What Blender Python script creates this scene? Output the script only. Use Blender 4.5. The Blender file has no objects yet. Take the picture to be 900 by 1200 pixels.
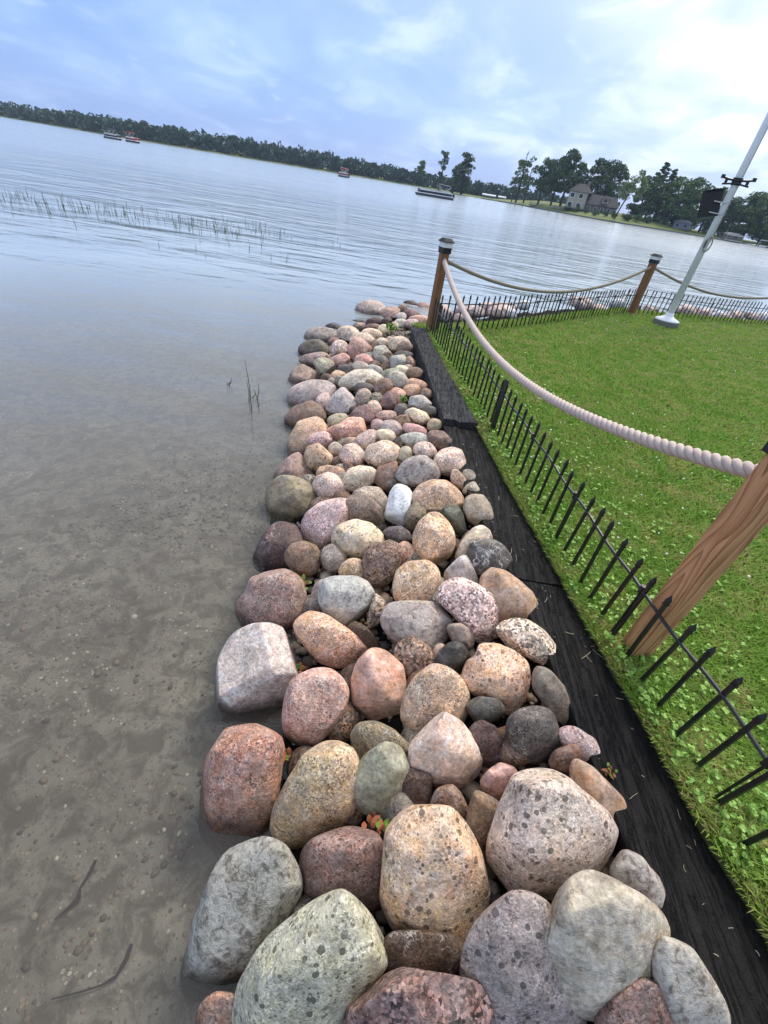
import bpy, bmesh, math, random
import numpy as np
from mathutils import Vector, Matrix

random.seed(7)
rng = np.random.default_rng(7)
SC = bpy.context.scene
COL = SC.collection
R = math.radians

# ------------------------------------------------------------------ camera
H = 1.6                      # eye height above the lawn (lawn = z 0, lake = z -0.5)
F = 503.0                    # focal length in photo pixels (photo 900 x 1200)
WATER = -0.5
def _cam_matrix():
    d = np.array([342 - 450, 1246 - 600, F], float)   # vertical vanishing point (straight down)
    up = -d / np.linalg.norm(d)
    fwd = np.array([0, 0, 1.0]); fw = fwd - up * fwd.dot(up); fw /= np.linalg.norm(fw)
    return np.stack([np.cross(fw, up), fw, up])
M = _cam_matrix()
EYE = np.array([0, 0, H])
cam_data = bpy.data.cameras.new("camera")
cam = bpy.data.objects.new("camera", cam_data); COL.objects.link(cam)
cam_data.sensor_fit = 'VERTICAL'; cam_data.sensor_height = 36.0
cam_data.lens = F / 1200 * 36.0
cam_data.clip_start = 0.05; cam_data.clip_end = 20000
mw = Matrix.Identity(4)
for i in range(3):
    mw[i][0] = M[i][0]; mw[i][1] = -M[i][1]; mw[i][2] = -M[i][2]; mw[i][3] = EYE[i]
cam.matrix_world = mw
SC.camera = cam

# ------------------------------------------------------------------ light
SUN_AZ, SUN_EL = 30.0, 50.0
SUN_DIR = (math.sin(R(SUN_AZ)) * math.cos(R(SUN_EL)), math.cos(R(SUN_AZ)) * math.cos(R(SUN_EL)), math.sin(R(SUN_EL)))
sun = bpy.data.lights.new("sun", 'SUN'); sun.energy = 2.3; sun.angle = R(26); sun.color = (1.0, 0.90, 0.78)
so = bpy.data.objects.new("sun", sun); COL.objects.link(so)
so.rotation_euler = Vector(SUN_DIR).to_track_quat('Z', 'Y').to_euler()
SC.view_settings.view_transform = 'Standard'; SC.view_settings.look = 'None'
SC.view_settings.gamma = 1.0; SC.view_settings.exposure = 0.74
SC.cycles.max_bounces = 8; SC.cycles.transparent_max_bounces = 8
SC.cycles.diffuse_bounces = 3; SC.cycles.glossy_bounces = 3
SC.cycles.caustics_reflective = False; SC.cycles.caustics_refractive = False
SC.cycles.sample_clamp_indirect = 6

class NT:
    """small wrapper to write node trees"""
    def __init__(s, tree): s.t = tree; tree.nodes.clear()
    def n(s, typ, ins=None, **props):
        nd = s.t.nodes.new(typ)
        for k, v in props.items(): setattr(nd, k, v)
        for k, v in (ins or {}).items(): s.set(nd, k, v)
        return nd
    def set(s, nd, k, v):
        sock = nd.inputs[k]
        if isinstance(v, bpy.types.NodeSocket): s.t.links.new(v, sock)
        elif isinstance(v, bpy.types.Node): s.t.links.new(v.outputs[0], sock)
        else: sock.default_value = v
    def math(s, op, a, b=0.0, clamp=False):
        return s.n('ShaderNodeMath', {0: a, 1: b}, operation=op, use_clamp=clamp).outputs[0]
    def vmath(s, op, a, b=(0, 0, 0)):
        nd = s.n('ShaderNodeVectorMath', {0: a, 1: b}, operation=op)
        return nd.outputs['Value'] if op in ('DOT_PRODUCT', 'LENGTH') else nd.outputs[0]
    def mix(s, f, a, b, blend='MIX', clampf=True):
        nd = s.n('ShaderNodeMix', data_type='RGBA', blend_type=blend, clamp_factor=clampf)
        s.set(nd, 0, f); s.set(nd, 6, a); s.set(nd, 7, b); return nd.outputs[2]
    def noise(s, vec, scale, detail=4, rough=0.55, dist=0.0, out=0):
        nd = s.n('ShaderNodeTexNoise', {'Scale': scale, 'Detail': detail, 'Roughness': rough, 'Distortion': dist})
        if vec is not None: s.set(nd, 'Vector', vec)
        return nd.outputs[out]
    def voro(s, vec, scale, feature='F1', out=0, rnd=1.0):
        nd = s.n('ShaderNodeTexVoronoi', {'Scale': scale, 'Randomness': rnd}, feature=feature)
        if vec is not None: s.set(nd, 'Vector', vec)
        return nd.outputs[out]
    def ramp(s, f, stops, interp='LINEAR'):
        nd = s.n('ShaderNodeValToRGB', {0: f}); cr = nd.color_ramp; cr.interpolation = interp
        while len(cr.elements) < len(stops): cr.elements.new(0.5)
        for e, (p, c) in zip(cr.elements, stops):
            e.position = p; e.color = (c, c, c, 1) if isinstance(c, (int, float)) else (*c, 1)
        return nd.outputs[0]
    def maprange(s, v, a, b, c, d, interp='LINEAR'):
        return s.n('ShaderNodeMapRange', {'Value': v, 'From Min': a, 'From Max': b, 'To Min': c, 'To Max': d}, interpolation_type=interp).outputs[0]

def lin(c):
    return tuple(((x / 255) / 12.92 if x / 255 <= 0.04045 else ((x / 255 + 0.055) / 1.055) ** 2.4) for x in c)
def lin4(c, k=1.0): return (*(x * k for x in lin(c)), 1.0)

world = bpy.data.worlds.new("World"); SC.world = world; world.use_nodes = True
def build_sky():
    t = NT(world.node_tree)
    S = 0.1
    sky = t.n('ShaderNodeTexSky', sky_type='NISHITA', sun_disc=False, sun_elevation=R(SUN_EL), sun_rotation=R(SUN_AZ),
              altitude=200.0, air_density=1.3, dust_density=1.0, ozone_density=2.0)
    d = t.vmath('NORMALIZE', t.n('ShaderNodeTexCoord').outputs['Generated'])
    sep = t.n('ShaderNodeSeparateXYZ', {0: d})
    zz = t.math('ADD', t.math('MAXIMUM', sep.outputs[2], 0.0), 0.22)
    p = t.n('ShaderNodeCombineXYZ', {0: t.math('DIVIDE', sep.outputs[0], zz), 1: t.math('DIVIDE', sep.outputs[1], zz), 2: 0.0}).outputs[0]
    p2 = t.vmath('MULTIPLY', p, (1.0, 0.8, 1.0))
    big = t.noise(t.vmath('ADD', p2, (3.1, 7.7, 0)), 0.9, 4, 0.5, 0.3)
    mid = t.noise(t.vmath('ADD', p2, (11.3, 2.2, 0)), 2.3, 7, 0.55, 0.5)
    fine = t.noise(t.vmath('ADD', p2, (1.3, 22.2, 4)), 4.5, 6, 0.55, 0.4)
    glow = t.math('MAXIMUM', t.vmath('DOT_PRODUCT', d, SUN_DIR), 0.0)
    g6 = t.math('POWER', glow, 5.0); g3 = t.math('POWER', glow, 2.0)
    # storm-blue rain cloud, paler veils over it, white where the sun stands behind
    deep = (0.165 / S, 0.285 / S, 0.60 / S, 1); pale = (0.345 / S, 0.485 / S, 0.76 / S, 1); white = (0.78 / S, 0.83 / S, 0.90 / S, 1)
    f = t.math('ADD', t.math('MULTIPLY', big, 0.7), t.math('MULTIPLY', mid, 0.5))
    f = t.maprange(f, 0.50, 0.80, 0.0, 1.0, 'SMOOTHSTEP')
    f = t.math('ADD', t.math('MULTIPLY', f, 0.7), t.math('MULTIPLY', t.maprange(g3, 0.25, 0.95, 0.0, 1.0), 0.45), True)
    c = t.mix(f, deep, pale)
    wm = t.math('ADD', t.math('MULTIPLY', t.maprange(mid, 0.50, 0.70, 0, 1, 'SMOOTHSTEP'), t.math('ADD', t.math('MULTIPLY', g6, 1.5), 0.05)),
                t.math('MULTIPLY', t.maprange(fine, 0.55, 0.80, 0, 1, 'SMOOTHSTEP'), 0.22), True)
    # the bright cloud bank low in the north-east
    gb = t.math('POWER', t.math('MAXIMUM', t.vmath('DOT_PRODUCT', d, (math.sin(R(24)) * math.cos(R(14)), math.cos(R(24)) * math.cos(R(14)), math.sin(R(14)))), 0.0), 55.0)
    gb = t.math('MULTIPLY', gb, t.maprange(mid, 0.36, 0.56, 0.35, 1.15))
    wm = t.math('ADD', wm, t.math('MULTIPLY', gb, 0.72), True)
    wm = t.math('ADD', wm, t.maprange(g6, 0.50, 0.95, 0.0, 0.7, 'SMOOTHSTEP'), True)
    c = t.mix(wm, c, white)
    c = t.mix(t.math('MULTIPLY', g6, 0.25), c, (1.7 / S, 1.6 / S, 1.5 / S, 1))
    # the cloud deck turns greyer and more even higher up
    c = t.mix(t.maprange(sep.outputs[2], 0.12, 0.6, 0.0, 0.8, 'SMOOTHSTEP'), c, t.mix(mid, (0.52 / S, 0.57 / S, 0.66 / S, 1), (0.74 / S, 0.76 / S, 0.80 / S, 1)))
    c = t.mix(0.85, sky.outputs[0], c)
    bg = t.n('ShaderNodeBackground', {0: c, 1: S})
    t.n('ShaderNodeOutputWorld', {0: bg.outputs[0]})
build_sky()

# ------------------------------------------------------------------ placing helpers
def ray(x, y): return M @ np.array([x - 450, y - 600, F])
def at(x, y, z):
    v = ray(x, y); p = v * ((z - H) / v[2]); return np.array([p[0], p[1], z])
def at_dist(x, y, D):
    v = ray(x, y); k = D / math.hypot(v[0], v[1]); p = v * k; p[2] += H; return p
def horizon_y(x): return 208.3 + 0.1672 * (x - 450)
def cam_depth(p): return float(M.T[2] @ (np.asarray(p) - EYE))

def tag(o, label=None, cat=None, group=None, kind=None):
    if label: o["label"] = label
    if cat: o["category"] = cat
    if group: o["group"] = group
    if kind: o["kind"] = kind
    return o
def empty(name, loc, rz=0.0, label=None, cat=None, group=None):
    o = bpy.data.objects.new(name, None); COL.objects.link(o); o.location = loc; o.rotation_euler = (0, 0, rz)
    o.empty_display_size = 0.1
    return tag(o, label, cat, group)
def link(name, me, mat=None, parent=None, loc=None):
    o = bpy.data.objects.new(name, me); COL.objects.link(o)
    if mat is not None and not me.materials:
        me.materials.append(mat)
    if parent is not None: o.parent = parent
    if loc is not None: o.location = loc
    return o
def mesh(name, v, f, smooth=False):
    me = bpy.data.meshes.new(name); me.from_pydata([tuple(map(float, p)) for p in v], [], [tuple(map(int, q)) for q in f]); me.validate()
    if smooth: me.polygons.foreach_set('use_smooth', [True] * len(me.polygons))
    me.update(); return me
def mesh_np(name, v, faces_flat, sizes, smooth=False):
    me = bpy.data.meshes.new(name)
    v = np.asarray(v, np.float32); me.vertices.add(len(v)); me.vertices.foreach_set('co', v.ravel())
    sizes = np.asarray(sizes, np.int32); me.loops.add(int(sizes.sum())); me.loops.foreach_set('vertex_index', np.asarray(faces_flat, np.int32))
    me.polygons.add(len(sizes)); st = np.concatenate([[0], np.cumsum(sizes)[:-1]]).astype(np.int32)
    me.polygons.foreach_set('loop_start', st); me.polygons.foreach_set('loop_total', sizes)
    if smooth: me.polygons.foreach_set('use_smooth', np.ones(len(sizes), bool))
    me.update(calc_edges=True); me.validate(); return me
class MB:
    """collects simple solids into one mesh"""
    def __init__(s): s.v = []; s.f = []
    def add(s, v, f):
        b = len(s.v); s.v += [tuple(p) for p in v]; s.f += [tuple(i + b for i in q) for q in f]; return s
    def box(s, c, size, rot=None, taper=1.0):
        hx, hy, hz = (k / 2 for k in size); pts = []
        for z, t in ((-hz, 1.0), (hz, taper)):
            for x, y in ((-hx, -hy), (hx, -hy), (hx, hy), (-hx, hy)): pts.append(Vector((x * t, y * t, z)))
        if rot is not None: pts = [rot @ p for p in pts]
        pts = [p + Vector(c) for p in pts]
        return s.add(pts, [(3, 2, 1, 0), (4, 5, 6, 7), (0, 1, 5, 4), (1, 2, 6, 5), (2, 3, 7, 6), (3, 0, 4, 7)])
    def tube(s, pts, rad, n=8, caps=True):
        pts = [Vector(p) for p in pts]
        rad = [rad] * len(pts) if isinstance(rad, (int, float)) else list(rad)
        rings = []; prev = None
        for i, p in enumerate(pts):
            t = (pts[min(i + 1, len(pts) - 1)] - pts[max(i - 1, 0)]).normalized()
            if prev is None:
                a = Vector((0, 0, 1)) if abs(t.z) < 0.9 else Vector((1, 0, 0))
                u = t.cross(a).normalized()
            else:
                u = (prev - t * prev.dot(t)).normalized()
            prev = u; w = t.cross(u)
            rings.append([p + (u * math.cos(2 * math.pi * k / n) + w * math.sin(2 * math.pi * k / n)) * rad[i] for k in range(n)])
        v = [q for r_ in rings for q in r_]; f = []
        for i in range(len(pts) - 1):
            for k in range(n):
                f.append((i * n + k, i * n + (k + 1) % n, (i + 1) * n + (k + 1) % n, (i + 1) * n + k))
        if caps:
            f.append(tuple(reversed(range(n)))); f.append(tuple((len(pts) - 1) * n + k for k in range(n)))
        return s.add(v, f)
    def lathe(s, c, prof, n=24):
        v = [(c[0] + r_ * math.cos(2 * math.pi * k / n), c[1] + r_ * math.sin(2 * math.pi * k / n), c[2] + z) for r_, z in prof for k in range(n)]
        f = []
        for i in range(len(prof) - 1):
            for k in range(n): f.append((i * n + k, i * n + (k + 1) % n, (i + 1) * n + (k + 1) % n, (i + 1) * n + k))
        f.append(tuple(reversed(range(n)))); f.append(tuple((len(prof) - 1) * n + k for k in range(n)))
        return s.add(v, f)
    def quad(s, a, b, c, d): return s.add([a, b, c, d], [(0, 1, 2, 3)])
    def build(s, name, mat, parent=None, loc=None, smooth=False):
        return link(name, mesh(name, s.v, s.f, smooth), mat, parent, loc)

# ------------------------------------------------------------------ materials
MATS = {}
def material(name):
    m = bpy.data.materials.new(name); m.use_nodes = True; MATS[name] = m; return m, NT(m.node_tree)
def finish(t, color, rough=0.6, bump=None, bstr=0.3, bdist=0.01, metal=0.0, spec=0.5, **extra):
    b = t.n('ShaderNodeBsdfPrincipled', {'Base Color': color, 'Roughness': rough, 'Metallic': metal, 'Specular IOR Level': spec})
    for k, v in extra.items(): t.set(b, k.replace('_', ' '), v)
    if bump is not None:
        bn = t.n('ShaderNodeBump', {'Height': bump, 'Strength': bstr, 'Distance': bdist}); t.set(b, 'Normal', bn.outputs[0])
    t.n('ShaderNodeOutputMaterial', {0: b.outputs[0]}); return b
def plain(name, c, rough=0.6, metal=0.0, var=0.15, scale=30, bstr=0.1, bdist=0.003):
    m, t = material(name)
    o = t.n('ShaderNodeTexCoord').outputs['Object']
    n = t.noise(o, scale, 5)
    col = t.mix(n, lin4(c, 1 - var), lin4(c, 1 + var))
    finish(t, col, t.maprange(n, 0.3, 0.7, rough - 0.08, rough + 0.08), n, bstr, bdist, metal); return m

def rock_material(kind):
    m, t = material('stone_' + kind)
    info = t.n('ShaderNodeObjectInfo')
    off = t.n('ShaderNodeCombineXYZ', {0: t.math('MULTIPLY', info.outputs['Random'], 91.0), 1: t.math('MULTIPLY', info.outputs['Random'], 37.0), 2: 0.0}).outputs[0]
    o = t.vmath('ADD', t.n('ShaderNodeTexCoord').outputs['Object'], off)
    base = t.n('ShaderNodeHueSaturation', {'Color': info.outputs['Color'], 'Saturation': 0.96, 'Value': 1.02}).outputs[0]
    blotch = t.noise(o, 11.0, 5, 0.65, 0.8)
    blotch2 = t.noise(t.vmath('ADD', o, (5, 9, 3)), 22.0, 5, 0.65)
    finen = t.noise(o, 170.0, 3, 0.6)
    hue = t.n('ShaderNodeHueSaturation', {'Color': base, 'Hue': t.maprange(t.noise(t.vmath('ADD', o, (7, 1, 8)), 6.0, 3), 0.3, 0.7, 0.49, 0.51),
              'Saturation': t.maprange(blotch2, 0.35, 0.65, 0.72, 1.15), 'Value': 1.0}).outputs[0]
    col = t.mix(1.0, hue, t.ramp(blotch, [(0.30, 0.60), (0.50, 1.0), (0.72, 1.35)]), 'MULTIPLY')
    bump = finen; bs = 0.5; rough = 0.66
    if kind in ('granite', 'coarse', 'pitted', 'dark'):
        sc = {'granite': 190.0, 'coarse': 105.0, 'pitted': 210.0, 'dark': 180.0}[kind]
        cell = t.voro(o, sc, out=1)
        v = t.n('ShaderNodeSeparateColor', {0: cell}).outputs[0]
        amt = {'granite': 1.0, 'coarse': 1.0, 'pitted': 0.7, 'dark': 0.8}[kind]
        st = [(0.0, 0.20), (0.12, 0.34), (0.26, 0.82), (0.62, 1.0), (0.80, 1.22), (1.0, 1.75)] if kind != 'coarse' else [(0.0, 0.10), (0.24, 0.22), (0.38, 0.72), (0.58, 1.0), (0.76, 1.5), (1.0, 2.1)]
        spk = t.ramp(v, st)
        big = t.n('ShaderNodeSeparateColor', {0: t.voro(t.vmath('ADD', o, (3, 3, 3)), sc * 0.42, out=1)}).outputs[1]
        spk2 = t.ramp(big, [(0.0, 0.62), (0.25, 0.92), (0.7, 1.05), (1.0, 1.35)])
        where = t.maprange(t.noise(t.vmath('ADD', o, (6, 6, 2)), 13.0, 3, 0.6), 0.34, 0.58, 0.35, 1.0)
        am = t.math('MULTIPLY', where, amt)
        col = t.mix(am, col, t.mix(1.0, col, spk, 'MULTIPLY'))
        col = t.mix(t.math('MULTIPLY', am, 0.7), col, t.mix(1.0, col, spk2, 'MULTIPLY'))
        bump = t.math('ADD', t.math('MULTIPLY', v, 0.6), finen)
    if kind == 'pitted':
        pv = t.vmath('ADD', o, t.vmath('MULTIPLY', t.noise(o, 25, 2, 0.5, 0, 1), (0.012, 0.012, 0.012)))
        dist = t.voro(pv, 33.0); ids = t.n('ShaderNodeSeparateColor', {0: t.voro(pv, 33.0, out=1)})
        rad = t.maprange(ids.outputs[0], 0.15, 1.0, 0.05, 0.40)
        spot = t.maprange(t.math('SUBTRACT', rad, dist), 0.0, 0.05, 0.0, 1.0)
        dist2 = t.voro(t.vmath('ADD', pv, (9, 2, 4)), 60.0); id2 = t.n('ShaderNodeSeparateColor', {0: t.voro(t.vmath('ADD', pv, (9, 2, 4)), 60.0, out=1)})
        spot2 = t.maprange(t.math('SUBTRACT', t.maprange(id2.outputs[1], 0.4, 1.0, 0.0, 0.40), dist2), 0.0, 0.06, 0.0, 0.8)
        spot = t.math('MAXIMUM', spot, spot2)
        col = t.mix(t.math('MULTIPLY', spot, 0.82), col, t.mix(0.35, (0.035, 0.028, 0.025, 1), t.mix(1.0, base, (0.3, 0.3, 0.3, 1), 'MULTIPLY')))
        bump = t.math('SUBTRACT', bump, t.math('MULTIPLY', spot, 1.4)); bs = 0.45
    if kind == 'smooth':
        b3 = t.noise(o, 48.0, 6, 0.7)
        col = t.mix(0.85, col, t.mix(1.0, col, t.ramp(b3, [(0.3, 0.52), (0.5, 0.98), (0.7, 1.3)]), 'MULTIPLY'))
        b5 = t.noise(t.vmath('ADD', o, (2, 9, 9)), 17.0, 6, 0.7, 1.0)
        col = t.mix(t.maprange(b5, 0.50, 0.64, 0.0, 0.65), col, t.mix(1.0, col, (0.70, 0.56, 0.44, 1), 'MULTIPLY'))
        bump = t.math('ADD', finen, b3); bs = 0.42; rough = 0.56
    if kind == 'banded':
        ov = t.vmath('MULTIPLY', o, (1.0, 0.35, 1.0))
        b3 = t.noise(ov, 60.0, 6, 0.68, 1.5)
        col = t.mix(1.0, col, t.ramp(b3, [(0.28, 0.38), (0.45, 0.80), (0.56, 1.1), (0.7, 1.6)]), 'MULTIPLY')
        bump = t.math('ADD', finen, t.math('MULTIPLY', b3, 2.0)); bs = 0.5
    if kind == 'lichen':
        b3 = t.noise(o, 34.0, 9, 0.72, 0.8); b4 = t.noise(t.vmath('ADD', o, (4, 4, 1)), 12.0, 5, 0.6)
        mask = t.maprange(t.math('ADD', b3, t.math('MULTIPLY', b4, 0.5)), 0.64, 0.80, 0, 1)
        col = t.mix(t.math('MULTIPLY', mask, 0.85), col, t.mix(0.65, base, (0.60, 0.60, 0.54, 1)))
        dk = t.maprange(b3, 0.39, 0.49, 0.85, 0.0)
        col = t.mix(dk, col, t.mix(0.3, (0.05, 0.045, 0.04, 1), base))
        bump = t.math('ADD', finen, t.math('MULTIPLY', b3, 2.5)); bs = 0.6
    if kind == 'veined':
        w = t.vmath('ADD', o, t.vmath('MULTIPLY', t.noise(o, 9, 4, 0.6, 0, 1), (0.22, 0.22, 0.22)))
        e = t.voro(w, 7.0, 'DISTANCE_TO_EDGE')
        vein = t.maprange(e, 0.0, 0.045, 1.0, 0.0)
        vein = t.math('MULTIPLY', vein, t.maprange(t.noise(o, 14, 3), 0.35, 0.6, 0.1, 1.0))
        b3 = t.noise(o, 60.0, 7, 0.7)
        col = t.mix(1.0, col, t.ramp(b3, [(0.3, 0.55), (0.5, 0.98), (0.7, 1.35)]), 'MULTIPLY')
        col = t.mix(vein, col, (0.74, 0.74, 0.74, 1))
        bump = t.math('ADD', t.math('ADD', finen, b3), t.math('MULTIPLY', vein, 0.6)); bs = 0.5
    if kind == 'quartz':
        b3 = t.noise(o, 30.0, 6, 0.65); col = t.mix(t.maprange(b3, 0.4, 0.7, 0, 0.35), base, (0.62, 0.60, 0.56, 1)); bump = b3; rough = 0.5
    # pale dusty weathering in cloudy patches
    dust = t.noise(t.vmath('ADD', o, (12, 3, 5)), 16.0, 7, 0.68, 0.5)
    col = t.mix(t.math('MULTIPLY', t.maprange(dust, 0.48, 0.68, 0.0, 0.34), 0.25 if kind in ('dark', 'quartz') else 1.0), col, t.mix(0.5, base, (0.62, 0.58, 0.53, 1)))
    # iron stain patches on some stones
    rs = t.math('MULTIPLY', t.maprange(t.noise(t.vmath('ADD', o, (8, 2, 9)), 8.0, 4, 0.6), 0.58, 0.74, 0.0, 0.5), t.maprange(info.outputs['Random'], 0.45, 0.9, 0.0, 1.0))
    col = t.mix(rs, col, t.mix(1.0, col, (1.15, 0.80, 0.52, 1), 'MULTIPLY'))
    # the wet band just above the lake
    zpos = t.n('ShaderNodeSeparateXYZ', {0: t.n('ShaderNodeNewGeometry').outputs['Position']}).outputs[2]
    wet = t.maprange(t.math('ADD', zpos, t.math('MULTIPLY', blotch2, 0.05)), WATER + 0.05, WATER + 0.13, 1.0, 0.0, 'SMOOTHSTEP')
    col = t.mix(wet, col, t.mix(1.0, col, (0.36, 0.33, 0.31, 1), 'MULTIPLY'))
    rr = t.math('SUBTRACT', t.maprange(blotch2, 0.3, 0.7, rough - 0.08, rough + 0.1), t.math('MULTIPLY', wet, 0.32))
    if kind == 'dark': rr = t.math('SUBTRACT', rr, 0.12)
    # a few hairline veins and dark cracks
    vw = t.vmath('ADD', o, t.vmath('MULTIPLY', t.noise(o, 8, 4, 0.6, 0, 1), (0.3, 0.3, 0.3)))
    ed = t.voro(vw, 5.0, 'DISTANCE_TO_EDGE')
    on = t.maprange(t.noise(t.vmath('ADD', o, (1, 8, 4)), 7.0, 2), 0.48, 0.58, 0.0, 1.0)
    hair = t.math('MULTIPLY', t.maprange(ed, 0.0, 0.018, 1.0, 0.0), on)
    tone = t.math('GREATER_THAN', info.outputs['Random'], 0.5)
    col = t.mix(t.math('MULTIPLY', hair, 0.6), col, t.mix(tone, t.mix(1.0, col, (0.25, 0.22, 0.2, 1), 'MULTIPLY'), (0.66, 0.62, 0.57, 1)))
    chip = t.noise(t.vmath('ADD', o, (3, 5, 7)), 24.0, 5, 0.62, 0.4)
    bump = t.math('ADD', t.math('SUBTRACT', bump, t.math('MULTIPLY', hair, 0.8)), t.math('MULTIPLY', chip, 3.2))
    col = t.mix(0.7, col, t.mix(1.0, col, t.ramp(chip, [(0.34, 0.66), (0.5, 1.0), (0.68, 1.18)]), 'MULTIPLY'))
    # weathered pits and grain
    grit = t.noise(t.vmath('ADD', o, (2, 6, 1)), 75.0, 6, 0.7)
    col = t.mix(0.8, col, t.mix(1.0, col, t.ramp(grit, [(0.32, 0.62), (0.5, 1.0), (0.66, 1.22)]), 'MULTIPLY'))
    bump = t.math('ADD', bump, t.math('MULTIPLY', grit, 1.6))
    finish(t, col, rr, bump, bs, 0.006, spec=0.35); return m
# ------------------------------------------------------------------ the shore line and the stone bank
EDGE_L = [(1.2, -1.6), (1.17, -0.5), (1.12, 0.19), (1.07, 0.37), (1.01, 0.64), (0.96, 0.96), (0.84, 1.58), (0.60, 2.34), (0.38, 3.46), (0.21, 4.58), (-0.05, 6.2)]
EDGE_R = [(1.42, -1.6), (1.38, -0.5), (1.35, 0.2), (1.33, 0.38), (1.26, 0.65), (1.20, 0.97), (1.11, 1.37), (1.01, 1.87), (0.86, 2.57), (0.65, 3.68), (0.40, 4.95), (0.14, 6.42)]
FENCE_FAR = [(0.24, 6.38), (0.93, 6.86), (1.53, 7.42), (2.22, 8.14), (3.30, 9.30), (4.56, 10.60), (5.93, 11.02), (7.19, 11.54), (8.56, 12.12), (11.5, 13.4)]
LAWN_FAR = [(-0.05, 6.55), (0.75, 7.12), (1.33, 7.66), (2.0, 8.36), (3.08, 9.52), (4.45, 10.92), (5.83, 11.36), (7.07, 11.87), (8.44, 12.45), (11.4, 13.75), (16, 15.6)]
EDGE = np.array(EDGE_L + LAWN_FAR)
def edge_dist(x, y):
    """distance of a point outside the lawn from the lawn's edge (negative on the lawn)"""
    x = np.asarray(x, float); y = np.asarray(y, float)
    best = np.full(x.shape, 1e9); side = np.ones(x.shape)
    for a, b in zip(EDGE[:-1], EDGE[1:]):
        d = b - a; L2 = d @ d
        t = np.clip(((x - a[0]) * d[0] + (y - a[1]) * d[1]) / L2, 0, 1)
        ex = x - a[0] - t * d[0]; ey = y - a[1] - t * d[1]; q = np.hypot(ex, ey)
        s = np.where(d[0] * (y - a[1]) - d[1] * (x - a[0]) >= 0, 1.0, -1.0)
        upd = q < best - 1e-9; side = np.where(upd, s, side); best = np.where(upd, q, best)
    return best * side
BANK_W = 1.45
def bank_z(x, y):
    d = np.maximum(edge_dist(x, y), 0.0) / BANK_W
    z = -0.03 - 0.455 * np.clip(d, 0, 2.2) ** 1.3
    # a low spit of stones carries the bank on past the corner post
    ax, ay, bx, by = -0.15, 6.6, -0.25, 9.0; px, py = np.asarray(x, float) - ax, np.asarray(y, float) - ay
    t = np.clip((px * (bx - ax) + py * (by - ay)) / ((bx - ax) ** 2 + (by - ay) ** 2), 0, 1.0)
    q = np.hypot(px - t * (bx - ax), py - t * (by - ay))
    z = np.maximum(z, -0.20 - 0.09 * t - 0.36 * (q / 0.95) ** 2)
    # beyond the lake side fence the stones are heaped a little above the lawn
    qf = np.full(np.shape(x), 1e9)
    for a, b in zip(np.array(LAWN_FAR)[1:-1], np.array(LAWN_FAR)[2:]):
        dd = b - a; s = np.clip(((x - a[0]) * dd[0] + (y - a[1]) * dd[1]) / (dd @ dd), 0, 1)
        qf = np.minimum(qf, np.hypot(x - a[0] - s * dd[0], y - a[1] - s * dd[1]))
    return np.maximum(z, -0.04 - 0.46 * (qf / 1.75) ** 2.4)
def march(px, py):
    v = ray(px, py) / F                                  # per unit of camera depth
    t = np.linspace(0.8, 14.0, 5000)
    P = EYE[None] + v[None] * t[:, None]
    below = P[:, 2] < np.maximum(bank_z(P[:, 0], P[:, 1]), WATER - 0.02)
    return float(t[int(np.argmax(below))])

PALETTE = dict(pink=(200, 152, 134), palepink=(216, 188, 174), salmon=(208, 158, 142), maroon=(134, 104, 96), dkmaroon=(84, 62, 58),
    tan=(196, 166, 126), cream=(222, 204, 172), orange=(206, 164, 126), brown=(144, 112, 88), dkbrown=(96, 74, 58), grey=(160, 150, 138),
    palegrey=(190, 188, 182), dkgrey=(96, 95, 93), black=(56, 58, 60), green=(146, 150, 128), olive=(134, 128, 102), dkgreen=(92, 96, 80),
    white=(240, 240, 238), purple=(168, 136, 126), dkpurple=(92, 76, 70), lav=(186, 166, 160), rust=(176, 134, 106), palegreen=(184, 180, 156),
    greytan=(172, 160, 142), peach=(222, 178, 142))
STONE_ALBEDO = 1.04
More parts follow.
